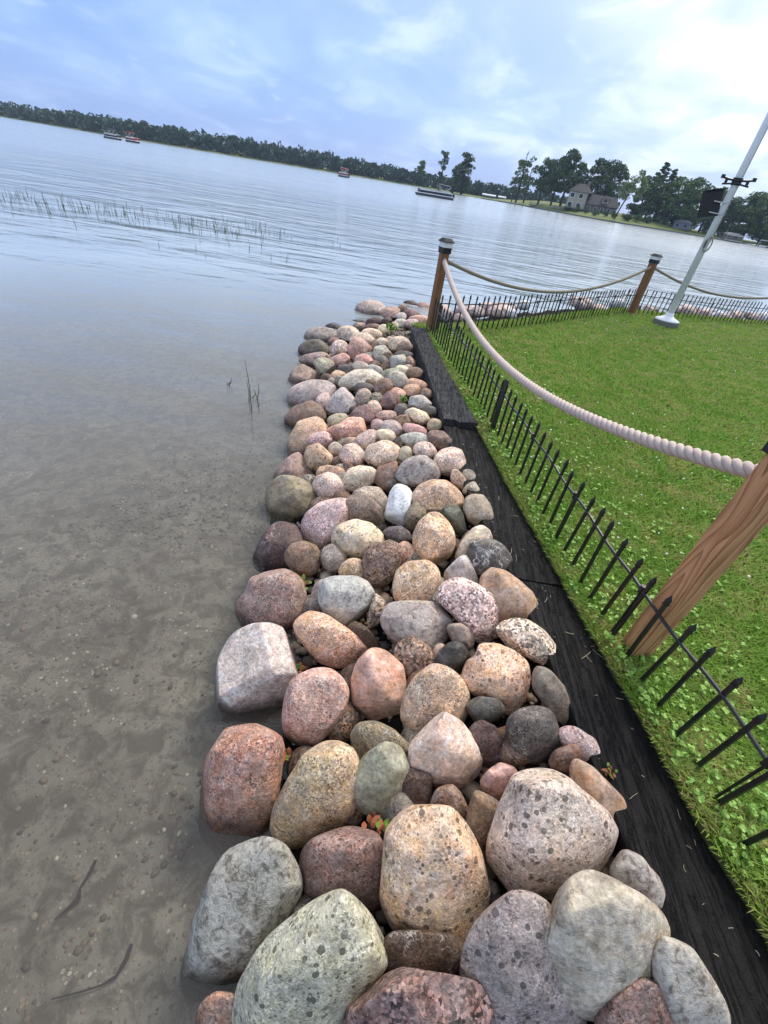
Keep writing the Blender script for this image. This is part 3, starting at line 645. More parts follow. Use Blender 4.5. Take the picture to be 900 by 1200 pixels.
# ------------------------------------------------------------------ materials of the setting
def setting_materials():
    plain('iron', (20, 20, 22), 0.42, 0.0, 0.3, 60, 0.15, 0.001)
    plain('black_plastic', (16, 16, 18), 0.55, 0.0, 0.2, 40, 0.05, 0.001)
    plain('white_metal', (232, 234, 238), 0.3, 0.0, 0.05, 14, 0.05, 0.001)
    plain('steel', (190, 192, 196), 0.3, 0.6, 0.1, 50)
    plain('concrete', (112, 112, 108), 0.85, 0, 0.25, 40, 0.4, 0.004)
    plain('lens', (232, 236, 236), 0.18, 0, 0.03, 10, 0.0)
    plain('cream_siding', (172, 162, 142), 0.7, 0, 0.05, 6)
    plain('roof_shingle', (50, 50, 54), 0.85, 0, 0.2, 3)
    plain('brown_siding', (120, 108, 98), 0.8, 0, 0.15, 4)
    plain('window_glass', (26, 30, 36), 0.1, 0, 0.1, 3)
    plain('white_paint', (226, 226, 222), 0.5, 0, 0.05, 5)
    plain('navy_vinyl', (28, 32, 52), 0.5, 0, 0.15, 6)
    plain('shaded_pontoon', (70, 74, 84), 0.5, 0, 0.1, 6)
    plain('red_vinyl', (132, 38, 40), 0.5, 0, 0.15, 6)
    plain('grey_siding', (112, 116, 122), 0.7, 0, 0.08, 5)
    plain('bark', (62, 52, 44), 0.9, 0, 0.25, 8, 0.5, 0.02)
    plain('skin', (150, 110, 92), 0.6); plain('shirt_cloth', (150, 60, 60), 0.8); plain('pale_cloth', (200, 200, 205), 0.8)
    # charred / oiled timber
    for nm, c0, c1, rg in (('old_timber', (40, 40, 41), (84, 84, 85), 0.78), ('black_timber', (8, 8, 8), (38, 35, 34), 0.62)):
        m, t = material(nm)
        o = t.n('ShaderNodeTexCoord').outputs['Object']
        g = t.vmath('MULTIPLY', o, (1.0, 0.09, 1.0))
        n1 = t.noise(g, 75, 7, 0.68, 0.6); n2 = t.noise(o, 9, 5, 0.65); n3 = t.noise(o, 130, 3, 0.6)
        f = t.math('ADD', t.math('MULTIPLY', n1, 0.75), t.math('MULTIPLY', n2, 0.35))
        col = t.mix(t.maprange(f, 0.38, 0.72, 0, 1), lin4(c0), lin4(c1))
        crack = t.maprange(t.math('ABSOLUTE', t.math('SUBTRACT', t.noise(t.vmath('MULTIPLY', o, (1, 0.05, 1)), 26, 5, 0.7), 0.5)), 0.0, 0.035, 0.0, 1.0)
        col = t.mix(crack, (0.003, 0.003, 0.003, 1), col)
        h = t.math('ADD', t.math('ADD', n1, t.math('MULTIPLY', n2, 0.8)), t.math('ADD', t.math('MULTIPLY', n3, 0.35), t.math('MULTIPLY', crack, 0.7)))
        finish(t, col, t.maprange(n1, 0.3, 0.7, rg - 0.15, rg + 0.12), h, 0.8, 0.012, spec=0.22)
    # soil of the bank, near black: the gaps' shade put into its colour
    m, t = material('dark_soil'); o = t.n('ShaderNodeTexCoord').outputs['Object']
    n = t.noise(o, 30, 6, 0.7); n2 = t.noise(o, 7, 3)
    finish(t, t.mix(n, (0.006, 0.005, 0.0045, 1), (0.028, 0.022, 0.018, 1)), 0.9, t.math('ADD', n, n2), 1.0, 0.03, spec=0.1)
    # sandy, silty lake bed with small gravel
    m, t = material('lake_bed'); o = t.n('ShaderNodeNewGeometry').outputs['Position']
    n1 = t.noise(o, 1.3, 5, 0.6); n2 = t.noise(o, 9, 5, 0.65, 0.6); g = t.voro(o, 52, out=1); gs = t.n('ShaderNodeSeparateColor', {0: g})
    gd = t.voro(o, 52)
    c = t.mix(t.maprange(n1, 0.35, 0.65, 0, 1), lin4((120, 115, 107)), lin4((152, 146, 136)))
    c = t.mix(t.maprange(n2, 0.40, 0.58, 0.85, 0.0), c, lin4((82, 75, 68)))
    grav = t.math('MULTIPLY', t.maprange(t.math('SUBTRACT', gd, t.math('MULTIPLY', gs.outputs[1], 0.34)), 0.06, 0.16, 1.0, 0.0), t.maprange(n2, 0.42, 0.56, 0.05, 0.9))
    gc = t.mix(gs.outputs[0], lin4((72, 64, 58)), lin4((178, 158, 138)))
    gc = t.mix(t.maprange(gs.outputs[2], 0.90, 0.93, 0, 1), gc, lin4((214, 206, 190)))
    c = t.mix(grav, c, gc)
    finish(t, c, 0.85, t.math('ADD', t.math('MULTIPLY', grav, 0.5), n2), 0.6, 0.02)
    # lake water: fresnel mirror over a slightly silty, see-through body
    m, t = material('lake_water'); pos = t.n('ShaderNodeNewGeometry').outputs['Position']
    p1 = t.vmath('MULTIPLY', pos, (1.0, 1.9, 1.0))
    rot = t.n('ShaderNodeMapping', {'Vector': pos, 'Rotation': (0, 0, R(24)), 'Scale': (0.8, 2.3, 1)}).outputs[0]
    rot2 = t.n('ShaderNodeMapping', {'Vector': pos, 'Rotation': (0, 0, R(-14)), 'Scale': (1.0, 2.0, 1)}).outputs[0]
    w3 = t.noise(t.n('ShaderNodeMapping', {'Vector': pos, 'Rotation': (0, 0, R(18)), 'Scale': (0.35, 1.0, 1)}).outputs[0], 0.42, 3, 0.55, 0.5); w1 = t.noise(rot, 2.6, 4, 0.55, 0.4); w2 = t.noise(rot2, 8.5, 3, 0.5, 0.3); w0 = t.noise(rot2, 0.55, 3, 0.5)
    gust = t.maprange(t.noise(t.vmath('MULTIPLY', pos, (0.5, 1.5, 1)), 0.05, 4, 0.6), 0.35, 0.65, 0.45, 1.0)
    h = t.math('ADD', t.math('ADD', t.math('MULTIPLY', w1, 1.0), t.math('MULTIPLY', w2, 0.28)), t.math('ADD', t.math('MULTIPLY', w0, 2.0), t.math('ADD', t.math('MULTIPLY', w3, 11.0), t.math('MULTIPLY', t.noise(t.n('ShaderNodeMapping', {'Vector': pos, 'Rotation': (0, 0, R(-8)), 'Scale': (0.4, 1.0, 1)}).outputs[0], 1.15, 2, 0.5, 0.3), 5.0))))
    dist = t.vmath('LENGTH', pos)
    stren = t.math('MULTIPLY', t.maprange(dist, 1.5, 28.0, 0.12, 0.40), gust)
    bn = t.n('ShaderNodeBump', {'Height': h, 'Strength': stren, 'Distance': 0.11}).outputs[0]
    fres = t.n('ShaderNodeFresnel', {'IOR': 1.37, 'Normal': bn}).outputs[0]
    gl = t.n('ShaderNodeBsdfGlossy', {'Color': (1, 1, 1, 1), 'Roughness': t.maprange(dist, 2.0, 70.0, 0.03, 0.15), 'Normal': bn})
    tr = t.n('ShaderNodeBsdfTransparent', {'Color': (0.86, 0.88, 0.86, 1)})
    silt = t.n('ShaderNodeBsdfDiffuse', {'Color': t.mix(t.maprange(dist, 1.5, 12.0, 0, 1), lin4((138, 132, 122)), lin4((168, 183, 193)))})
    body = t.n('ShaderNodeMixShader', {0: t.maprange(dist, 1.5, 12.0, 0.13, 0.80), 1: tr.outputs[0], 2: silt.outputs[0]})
    out = t.n('ShaderNodeMixShader', {0: fres, 1: body.outputs[0], 2: gl.outputs[0]})
    t.n('ShaderNodeOutputMaterial', {0: out.outputs[0]})
    # lawn soil and thatch
    m, t = material('lawn_ground'); o = t.n('ShaderNodeNewGeometry').outputs['Position']
    n1 = t.noise(o, 1.6, 5, 0.65); n2 = t.noise(o, 60, 5, 0.7)
    c = t.mix(t.maprange(n1, 0.35, 0.65, 0, 1), lin4((74, 92, 38)), lin4((104, 104, 58)))
    c = t.mix(n2, t.mix(1.0, c, (0.45, 0.45, 0.45, 1), 'MULTIPLY'), c)
    finish(t, c, 0.9, n2, 0.8, 0.02)
    # grass blades
    m, t = material('grass_blade'); g = t.n('ShaderNodeNewGeometry'); rnd = g.outputs['Random Per Island']; pos = g.outputs['Position']
    n1 = t.noise(pos, 1.1, 4, 0.6); n2 = t.noise(t.vmath('ADD', pos, (5, 5, 0)), 4.5, 3, 0.6)
    c = t.mix(rnd, lin4((92, 136, 48)), lin4((160, 190, 86)))
    c = t.mix(t.math('MULTIPLY', t.maprange(n2, 0.42, 0.62, 0, 1), t.maprange(rnd, 0.3, 0.75, 1, 0)), c, lin4((186, 172, 116)))
    c = t.mix(t.maprange(n1, 0.38, 0.62, 0.0, 0.4), c, lin4((122, 166, 56)))
    b = t.n('ShaderNodeBsdfPrincipled', {'Base Color': c, 'Roughness': 0.55, 'Specular IOR Level': 0.25})
    tl = t.n('ShaderNodeBsdfTranslucent', {'Color': c})
    t.n('ShaderNodeOutputMaterial', {0: t.n('ShaderNodeMixShader', {0: 0.3, 1: b.outputs[0], 2: tl.outputs[0]}).outputs[0]})
    m, t = material('clover_leaf'); rnd = t.n('ShaderNodeNewGeometry').outputs['Random Per Island']
    finish(t, t.mix(rnd, lin4((92, 136, 50)), lin4((146, 182, 88))), 0.5, spec=0.3)
    plain('flower_white', (236, 234, 222), 0.8)
    # pressure-treated post wood with cathedral grain
    for nm, c0, c1 in (('post_wood', (142, 92, 54), (204, 152, 106)), ('grey_post_wood', (92, 60, 34), (142, 96, 58))):
        m, t = material(nm); o = t.n('ShaderNodeTexCoord').outputs['Object']
        field = t.noise(t.vmath('ADD', t.vmath('MULTIPLY', o, (9.0, 9.0, 1.15)), (3.3, 1.7, 0.4)), 1.0, 1, 0.4, 0.25)
        s = t.vmath('MULTIPLY', o, (1.0, 1.0, 0.11)); wob = t.noise(t.vmath('ADD', s, (4.4, 1.3, 2.0)), 16, 4, 0.5, 0, 1)
        q = t.vmath('ADD', t.vmath('ADD', s, (0.035, -0.028, 0.0)), t.vmath('MULTIPLY', wob, (0.034, 0.034, 0.0)))
        sp = t.n('ShaderNodeSeparateXYZ', {0: q})
        rad = t.math('SQRT', t.math('ADD', t.math('MULTIPLY', sp.outputs[0], sp.outputs[0]), t.math('MULTIPLY', sp.outputs[1], sp.outputs[1])))
        ring = t.math('FRACT', t.math('ADD', t.math('MULTIPLY', field, 12.0), t.math('MULTIPLY', rad, 22.0)))
        late = t.math('POWER', ring, 2.2)
        fib = t.noise(t.vmath('MULTIPLY', o, (1, 1, 0.03)), 260, 3, 0.6)
        c = t.mix(late, lin4(c1), lin4(c0))
        c = t.mix(1.0, c, t.ramp(fib, [(0.3, 0.75), (0.7, 1.15)]), 'MULTIPLY')
        knot = t.maprange(t.voro(t.vmath('MULTIPLY', o, (1, 1, 0.6)), 6.5), 0.06, 0.15, 0.75, 0.0)
        c = t.mix(knot, c, lin4((66, 38, 26)))
        finish(t, c, 0.62, t.math('ADD', t.math('MULTIPLY', late, -0.6), fib), 0.35, 0.002)
    # rope: three strands, fine lay of fibres
    for nm, c0, c1 in (('rope_fibre', (176, 158, 148), (222, 207, 197)), ('far_rope_fibre', (120, 110, 92), (172, 162, 142))):
        m, t = material(nm); o = t.n('ShaderNodeTexCoord').outputs['Object']
        n = t.noise(o, 220, 4, 0.65); n2 = t.noise(o, 18, 3)
        c = t.mix(t.math('MULTIPLY', t.math('ADD', n, n2), 0.5), lin4(c0), lin4(c1)); finish(t, c, 0.85, n, 0.6, 0.003)
    # far shore grass, shrubs and foliage
    m, t = material('shore_grass'); o = t.n('ShaderNodeNewGeometry').outputs['Position']
    n = t.noise(o, 0.09, 5, 0.6); n2 = t.noise(o, 1.5, 4, 0.7)
    finish(t, t.mix(t.math('MULTIPLY', t.math('ADD', n, n2), 0.5), lin4((74, 88, 40)), lin4((112, 122, 58))), 0.9, n2, 0.5, 0.2)
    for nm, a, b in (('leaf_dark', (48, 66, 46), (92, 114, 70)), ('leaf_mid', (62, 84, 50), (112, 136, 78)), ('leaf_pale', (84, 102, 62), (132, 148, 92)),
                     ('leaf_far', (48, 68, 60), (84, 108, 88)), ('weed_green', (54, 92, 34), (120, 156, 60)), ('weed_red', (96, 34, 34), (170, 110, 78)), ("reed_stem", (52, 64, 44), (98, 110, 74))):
        m, t = material(nm); rnd = t.n('ShaderNodeNewGeometry').outputs['Random Per Island']
        finish(t, t.mix(rnd, lin4(a), lin4(b)), 0.65, spec=0.2)
    plain('sunk_bark', (34, 31, 29), 0.9, 0, 0.3, 40)
    plain('dry_straw', (190, 180, 150), 0.7)
    for k in ('granite', 'coarse', 'pitted', 'dark', 'smooth', 'banded', 'lichen', 'veined', 'quartz'): rock_material(k)

# ------------------------------------------------------------------ ground, bank, bed and water
def grid_sheet(name, xs, ys, zf, mat, keep=None, kind='structure', smooth=True):
    X, Y = np.meshgrid(xs, ys, indexing='ij'); Z = zf(X, Y)
    v = np.stack([X.ravel(), Y.ravel(), Z.ravel()], 1); n, mth = len(xs), len(ys)
    i, j = np.meshgrid(np.arange(n - 1), np.arange(mth - 1), indexing='ij')
    f = np.stack([i * mth + j, (i + 1) * mth + j, (i + 1) * mth + j + 1, i * mth + j + 1], -1).reshape(-1, 4)
    if keep is not None:
        ctr = v[f].mean(1); f = f[keep(ctr[:, 0], ctr[:, 1])]
    me = mesh_np(name, v, f.ravel(), np.full(len(f), 4), smooth)
    return tag(link(name, me, mat), kind=kind)
def bumps(X, Y, seed, n, f0, f1):
    r = np.random.default_rng(seed); out = np.zeros_like(X)
    for _ in range(n):
        a = r.uniform(0, 6.28); k = r.uniform(f0, f1); out += np.sin(k * (X * math.cos(a) + Y * math.sin(a)) + r.uniform(0, 6.28))
    return out / n ** 0.5
def build_ground():
    xs = np.arange(-2.3, 13.0, 0.07); ys = np.arange(-1.5, 17.0, 0.07)
    def zb(X, Y):
        d = edge_dist(X, Y); zz = bank_z(X, Y); low = np.maximum(-0.52 - zz, 0)
        return np.maximum(zz - 0.13 - 1.6 * np.maximum(-0.40 - zz, 0) + 0.03 * bumps(X, Y, 3, 12, 8, 26), -0.80)
    grid_sheet('bank_soil', xs, ys, zb, MATS['dark_soil'], lambda x, y: (edge_dist(x, y) > -0.25) & (bank_z(x, y) > -0.70))
    # bed: shallow and gently shelving by the stones, then one deep sheet to the horizon
    def zbed(X, Y):
        d = np.maximum(edge_dist(X, Y) - 1.2, 0); return -0.70 - 0.028 * d - 0.012 * np.maximum(d - 6, 0) + 0.012 * bumps(X, Y, 9, 10, 2, 9)
    grid_sheet('lake_bed', np.arange(-40, 60, 0.8), np.arange(-10, 80, 0.8), lambda X, Y: zbed(X, Y), MATS['lake_bed'])
    s = 1480      # reaches the haze's inner faces; the wooded far shore closes the view long before
    tag(link('deep_bed', mesh('deep_bed', [(-s, -50, -3.6), (s, -50, -3.6), (s, s, -3.6), (-s, s, -3.6)], [(0, 1, 2, 3)]), MATS['lake_bed']), kind='structure')
    v = [(-s, -50, WATER), (s, -50, WATER), (s, s, WATER), (-s, s, WATER)]
    tag(link('lake_water', mesh('lake_water', v, [(0, 1, 2, 3)]), MATS['lake_water']), kind='structure')
    # lawn: a slab with a skirt, its near edge under the timbers
    poly = [(x, y) for x, y in EDGE_R] + [(x + 0.02, y) for x, y in LAWN_FAR] + [(30, 20), (30, -3), (1.42, -3)]
    bm = bmesh.new(); top = [bm.verts.new((x, y, -0.012)) for x, y in poly]; bot = [bm.verts.new((x, y, -0.6)) for x, y in poly]
    bm.faces.new(top)
    for i in range(len(poly)):
        j = (i + 1) % len(poly); bm.faces.new((top[i], bot[i], bot[j], top[j]))
    bmesh.ops.recalc_face_normals(bm, faces=bm.faces); me = bpy.data.meshes.new('lawn'); bm.to_mesh(me); bm.free()
    tag(link('lawn', me, MATS['lawn_ground']), kind='structure')

def in_lawn(x, y):
    P = np.array([(a, b) for a, b in EDGE_R] + [(a, b) for a, b in LAWN_FAR] + [(30, 20), (30, -3), (1.42, -3)])
    ins = np.zeros(x.shape, bool); j = len(P) - 1
    for i in range(len(P)):
        c = ((P[i, 1] > y) != (P[j, 1] > y)) & (x < (P[j, 0] - P[i, 0]) * (y - P[i, 1]) / (P[j, 1] - P[i, 1] + 1e-12) + P[i, 0])
        ins ^= c; j = i
    return ins
def near_view(x, y, slack=0.35):
    """ground that the photograph or a camera one step aside could see"""
    p = np.stack([x, y, np.full_like(x, -H)], 1) @ M
    return (p[:, 2] > 0.05) & (np.abs(p[:, 0]) < p[:, 2] * (450 / F + slack)) & (np.abs(p[:, 1]) < p[:, 2] * (600 / F + slack))
def build_grass():
    r = np.random.default_rng(21)
    N = 1500000
    u = r.random(N); dist = np.exp(np.log(0.9) + u * (np.log(20.0) - np.log(0.9)))       # even in log distance: dense near, thin far
    az = r.uniform(R(-8), R(95), N)
    x, y = dist * np.sin(az), dist * np.cos(az)
    ok = in_lawn(x, y) & near_view(x, y)
    x, y, dist = x[ok], y[ok], dist[ok]
    if len(x) > 290000: x, y, dist = x[:290000], y[:290000], dist[:290000]
    print('BLADES', len(x))
    n = len(x)
    e = -edge_dist(x, y) - 0.22                                                 # how far in from the timber
    rim = np.exp(-np.clip(e, 0, 9) / 0.10)
    patch = 0.5 + 0.5 * np.clip(bumps(x, y, 5, 8, 1.0, 4.0), -1, 1)
    h = r.uniform(0.016, 0.042, n) * (0.75 + 0.5 * patch) + rim * r.uniform(0.004, 0.03, n)
    w = np.clip(0.0022 + 0.00085 * dist, 0.0028, 0.010) * r.uniform(0.7, 1.3, n)
    a = r.uniform(0, 6.28, n); lean = r.uniform(0.2, 1.3, n) * h; la = a + r.normal(0, 0.5, n) + 1.57
    out = rim * (r.random(n) < 0.6); la = np.where(out > 0.25, math.pi + 0.15 + r.normal(0, 0.5, n), la); lean = lean + out * 0.012
    cx, sx = np.cos(a), np.sin(a); lx, ly = np.cos(la) * lean, np.sin(la) * lean
    z0 = np.full(n, -0.014)
    V = np.empty((n, 5, 3), np.float32)
    V[:, 0] = np.stack([x - cx * w, y - sx * w, z0], 1); V[:, 1] = np.stack([x + cx * w, y + sx * w, z0], 1)
    V[:, 2] = np.stack([x + cx * w * .8 + lx * .35, y + sx * w * .8 + ly * .35, z0 + h * .62], 1)
    V[:, 3] = np.stack([x - cx * w * .8 + lx * .35, y - sx * w * .8 + ly * .35, z0 + h * .62], 1)
    V[:, 4] = np.stack([x + lx, y + ly, z0 + h], 1)
    b = (np.arange(n) * 5)[:, None]
    f = np.concatenate([b + np.array([[0, 1, 2, 3]]), b + np.array([[3, 2, 4]])], 1).ravel()
    me = mesh_np('grass', V.reshape(-1, 3), f, np.tile([4, 3], n))
    tag(link('grass', me, MATS['grass_blade']), kind='stuff')
    # clover: three round leaflets on a short stalk, thick along the timber and in drifts on the lawn
    m = 34000; d = 0.7 + 5.8 * r.random(m) ** 1.2; az = r.uniform(R(-5), R(95), m); x, y = d * np.sin(az), d * np.cos(az)
    e = -edge_dist(x, y) - 0.2; prob = np.exp(-np.clip(e, 0, 9) / 0.45) + 0.07 * (bumps(x, y, 8, 8, 1.5, 5) > 0.6)
    ok = in_lawn(x, y) & near_view(x, y) & (r.random(m) < prob * 0.75); x, y, d, e = x[ok], y[ok], d[ok], e[ok]; n = len(x)
    vs, fs = [], []; hx = np.linspace(0, 2 * math.pi, 7)[:-1]
    z = r.uniform(0.012, 0.05, n); rad = r.uniform(0.004, 0.0085, n); rot = r.uniform(0, 6.28, n)
    for k in range(3):
        a = rot + k * 2.094; tx, ty = r.normal(0, 0.4, n), r.normal(0, 0.4, n)
        ccx, ccy = x + np.cos(a) * rad * 0.95, y + np.sin(a) * rad * 0.95
        px = rad[:, None] * np.cos(hx)[None]; py = rad[:, None] * np.sin(hx)[None]
        vs.append(np.stack([ccx[:, None] + px, ccy[:, None] + py, z[:, None] + px * tx[:, None] + py * ty[:, None]], -1).reshape(-1, 3))
    V = np.concatenate(vs); nf = n * 3
    me = mesh_np('clover', V, np.arange(nf * 6), np.full(nf, 6))
    tag(link('clover_leaves', me, MATS['clover_leaf']), kind='stuff')
    # tiny white clover heads
    m = 2600; d = 1.0 + 10 * r.random(m) ** 0.8; az = r.uniform(R(0), R(90), m); x, y = d * np.sin(az), d * np.cos(az)
    ok = in_lawn(x, y) & near_view(x, y) & (bumps(x, y, 12, 8, 0.8, 3) > 0.15) & (r.random(m) < 0.30); x, y, d = x[ok], y[ok], d[ok]
    dv, df = ico(1); n = len(x); s = r.uniform(0.005, 0.010, n)
    V = (dv[None] * s[:, None, None] * np.array([1, 1, 0.8]) + np.stack([x, y, r.uniform(0.02, 0.045, n)], 1)[:, None]).reshape(-1, 3)
    f = (df[None] + (np.arange(n) * len(dv))[:, None, None]).ravel()
    tag(link('clover_flowers', mesh_np('clover_flowers', V, f, np.full(n * len(df), 3)), MATS['flower_white']), kind='stuff')

def build_bed_gravel():
    r = np.random.default_rng(31); n = 34000
    d = 0.9 + 9 * r.random(n) ** 1.6; az = r.uniform(R(-85), R(10), n); x, y = d * np.sin(az), d * np.cos(az) - 0.2
    ok = (edge_dist(x, y) > 1.25) & (bumps(x, y, 4, 9, 0.8, 3.2) + r.normal(0, 0.8, n) > -0.1); x, y = x[ok], y[ok]; n = len(x)
    dv, df = ico(1); dd = np.maximum(edge_dist(x, y) - 1.2, 0)
    z = -0.70 - 0.028 * dd - 0.012 * np.maximum(dd - 6, 0)
    s = np.clip(np.exp(r.normal(math.log(0.0062), 0.5, n)), 0.002, 0.017); sc = np.stack([s * r.uniform(0.7, 1.4, n), s * r.uniform(0.7, 1.4, n), s * 0.55], 1)
    a = r.uniform(0, 6.28, n); V = dv[None] * sc[:, None]
    V = np.stack([V[..., 0] * np.cos(a)[:, None] - V[..., 1] * np.sin(a)[:, None], V[..., 0] * np.sin(a)[:, None] + V[..., 1] * np.cos(a)[:, None], V[..., 2]], -1)
    V += np.stack([x, y, z + s * 0.25], 1)[:, None]
    f = (df[None] + (np.arange(n) * len(dv))[:, None, None]).ravel()
    m, t = material('bed_pebble'); rnd = t.n('ShaderNodeNewGeometry').outputs['Random Per Island']
    c = t.ramp(rnd, [(0, lin((84, 74, 68))), (0.35, lin((118, 106, 94))), (0.6, lin((146, 126, 108))), (0.82, lin((128, 118, 104))), (0.95, lin((160, 150, 136))), (1.0, lin((220, 212, 196)))])
    finish(t, c, 0.7)
    tag(link('bed_gravel', mesh_np('bed_gravel', V.reshape(-1, 3), f, np.full(n * len(df), 3), True), m), kind='stuff')

def build_timbers():
    L, Rr = np.array(EDGE_L), np.array(EDGE_R)
    pad = lambda y: 0.055 * float(np.interp(y, [1.5, 3.4], [1.0, 0.0]))
    xl = lambda y: float(np.interp(y, L[:, 1], L[:, 0])) - pad(y); xr = lambda y: float(np.interp(y, Rr[:, 1], Rr[:, 0]))
    spans = [('landscape_timber', 3.50, 6.32, 0.035, 'old_timber', 'weathered grey black timber at the far end, ending in a raised butt'),
             ('landscape_timber', 1.72, 3.485, -0.018, 'black_timber', 'long black timber in the middle, butting against the grey one'),
             ('landscape_timber', -1.4, 1.71, -0.024, 'black_timber', 'nearest black timber edging the lawn, beside the largest boulders')]
    for k, (nm, y0, y1, zt, mt, lab) in enumerate(spans):
        n = int((y1 - y0) / 0.025); ys = np.linspace(y0, y1, n); r = np.random.default_rng(60 + k)
        mid = (y0 + y1) / 2; org = np.array([(xl(mid) + xr(mid)) / 2, mid, zt])
        us = np.array([-1.0, -0.96, -0.8, -0.55, -0.3, -0.05, 0.2, 0.45, 0.7, 0.9, 0.97, 1.0]); v = []
        for y in ys:
            a, b = xl(y) + 0.004, xr(y) - 0.004; c, hw = (a + b) / 2, (b - a) / 2
            for q in us: v.append((c + hw * q - org[0], y - org[1], 0.0))
            v.append((c + hw - org[0], y - org[1], -0.2)); v.append((c - hw - org[0], y - org[1], -0.2))
        v = np.array(v); mcol = len(us) + 2
        X, Y = v[:, 0], v[:, 1]; top = np.tile(np.r_[np.ones(len(us)), 0, 0], n)
        rough = 0.0035 * bumps(X * 3, Y * 0.6, 70 + k, 14, 20, 90) + 0.003 * bumps(X, Y, 80 + k, 12, 15, 60)
        edge = np.tile(np.r_[0.012, 0.003, np.zeros(len(us) - 4), 0.003, 0.012, 0, 0], n)
        v[:, 2] += top * (rough - edge * (1 + 0.8 * bumps(X * 0, Y, 90 + k, 8, 6, 40)))
        # a long drying crack down the top
        ci = np.tile(np.r_[np.zeros(5), 1, np.zeros(mcol - 6)], n).astype(bool); on = np.repeat(np.sin(ys * 2.1 + k) > -0.55, mcol)
        v[ci & on, 2] -= 0.012; v[ci, 0] += 0.012 * np.sin(Y[ci] * 9 + k)
        f = []
        for i in range(n - 1):
            for j in range(mcol): f.append((i * mcol + j, (i * mcol + (j + 1) % mcol), (i + 1) * mcol + (j + 1) % mcol, (i + 1) * mcol + j))
        f.append(tuple(range(mcol))[::-1]); f.append(tuple((n - 1) * mcol + j for j in range(mcol)))
        bm = bmesh.new(); bv = [bm.verts.new(p) for p in v]; [bm.faces.new([bv[q] for q in ff]) for ff in f]
        bmesh.ops.recalc_face_normals(bm, faces=bm.faces); me = bpy.data.meshes.new(nm); bm.to_mesh(me); bm.free()
        tag(link(nm, me, MATS[mt], None, tuple(org)), lab, 'timber', 'timbers edging the lawn')
    # dry clippings and splinters lying on the black timber
    r = np.random.default_rng(5); mb = MB()
    for _ in range(70):
        y = r.uniform(0.1, 3.2); s = r.uniform(0.05, 0.95); x = (xl(y) * (1 - s) + xr(y) * s); a = r.uniform(0, 6.28); l = r.uniform(0.004, 0.022) if r.random() < 0.75 else r.uniform(0.03, 0.075)
        w = r.uniform(0.0006, 0.0013); p = [Vector((x + math.cos(a) * l * q + math.sin(a) * l * 0.3 * q * q, y + math.sin(a) * l * q, (-0.014 if y > 1.715 else -0.019) + r.uniform(0, 0.004))) for q in (-0.5, 0, 0.5)]
        mb.tube(p, w, 3)
    tag(mb.build('grass_clippings', MATS['dry_straw']), kind='stuff')

# ------------------------------------------------------------------ fences, posts, ropes
def path_points(pts, step, first=0.0):
    P = np.array(pts, float); seg = np.hypot(*np.diff(P, axis=0).T); cum = np.r_[0, np.cumsum(seg)]; s = np.arange(first, cum[-1], step)
    return np.stack([np.interp(s, cum, P[:, 0]), np.interp(s, cum, P[:, 1])], 1), s
_picket = {}
def picket_mesh(key):
    if key in _picket: return _picket[key]
    h, w = key; mb = MB()
    mb.box((0, 0, (h - 0.05) / 2 - 0.03), (w, w * 0.85, h - 0.05 + 0.06))
    mb.box((0, 0, h - 0.046), (w * 1.35, w * 1.2, 0.010))
    mb.add([(-w * .55, -w * .5, h - 0.041), (w * .55, -w * .5, h - 0.041), (w * .55, w * .5, h - 0.041), (-w * .55, w * .5, h - 0.041), (-w * .62, -w * .56, h - 0.024), (w * .62, -w * .56, h - 0.024), (w * .62, w * .56, h - 0.024), (-w * .62, w * .56, h - 0.024), (0, 0, h + 0.006)],
           [(0, 1, 5, 4), (1, 2, 6, 5), (2, 3, 7, 6), (3, 0, 4, 7), (4, 5, 8), (5, 6, 8), (6, 7, 8), (7, 4, 8), (3, 2, 1, 0)])
    _picket[key] = mesh('picket', mb.v, mb.f); return _picket[key]
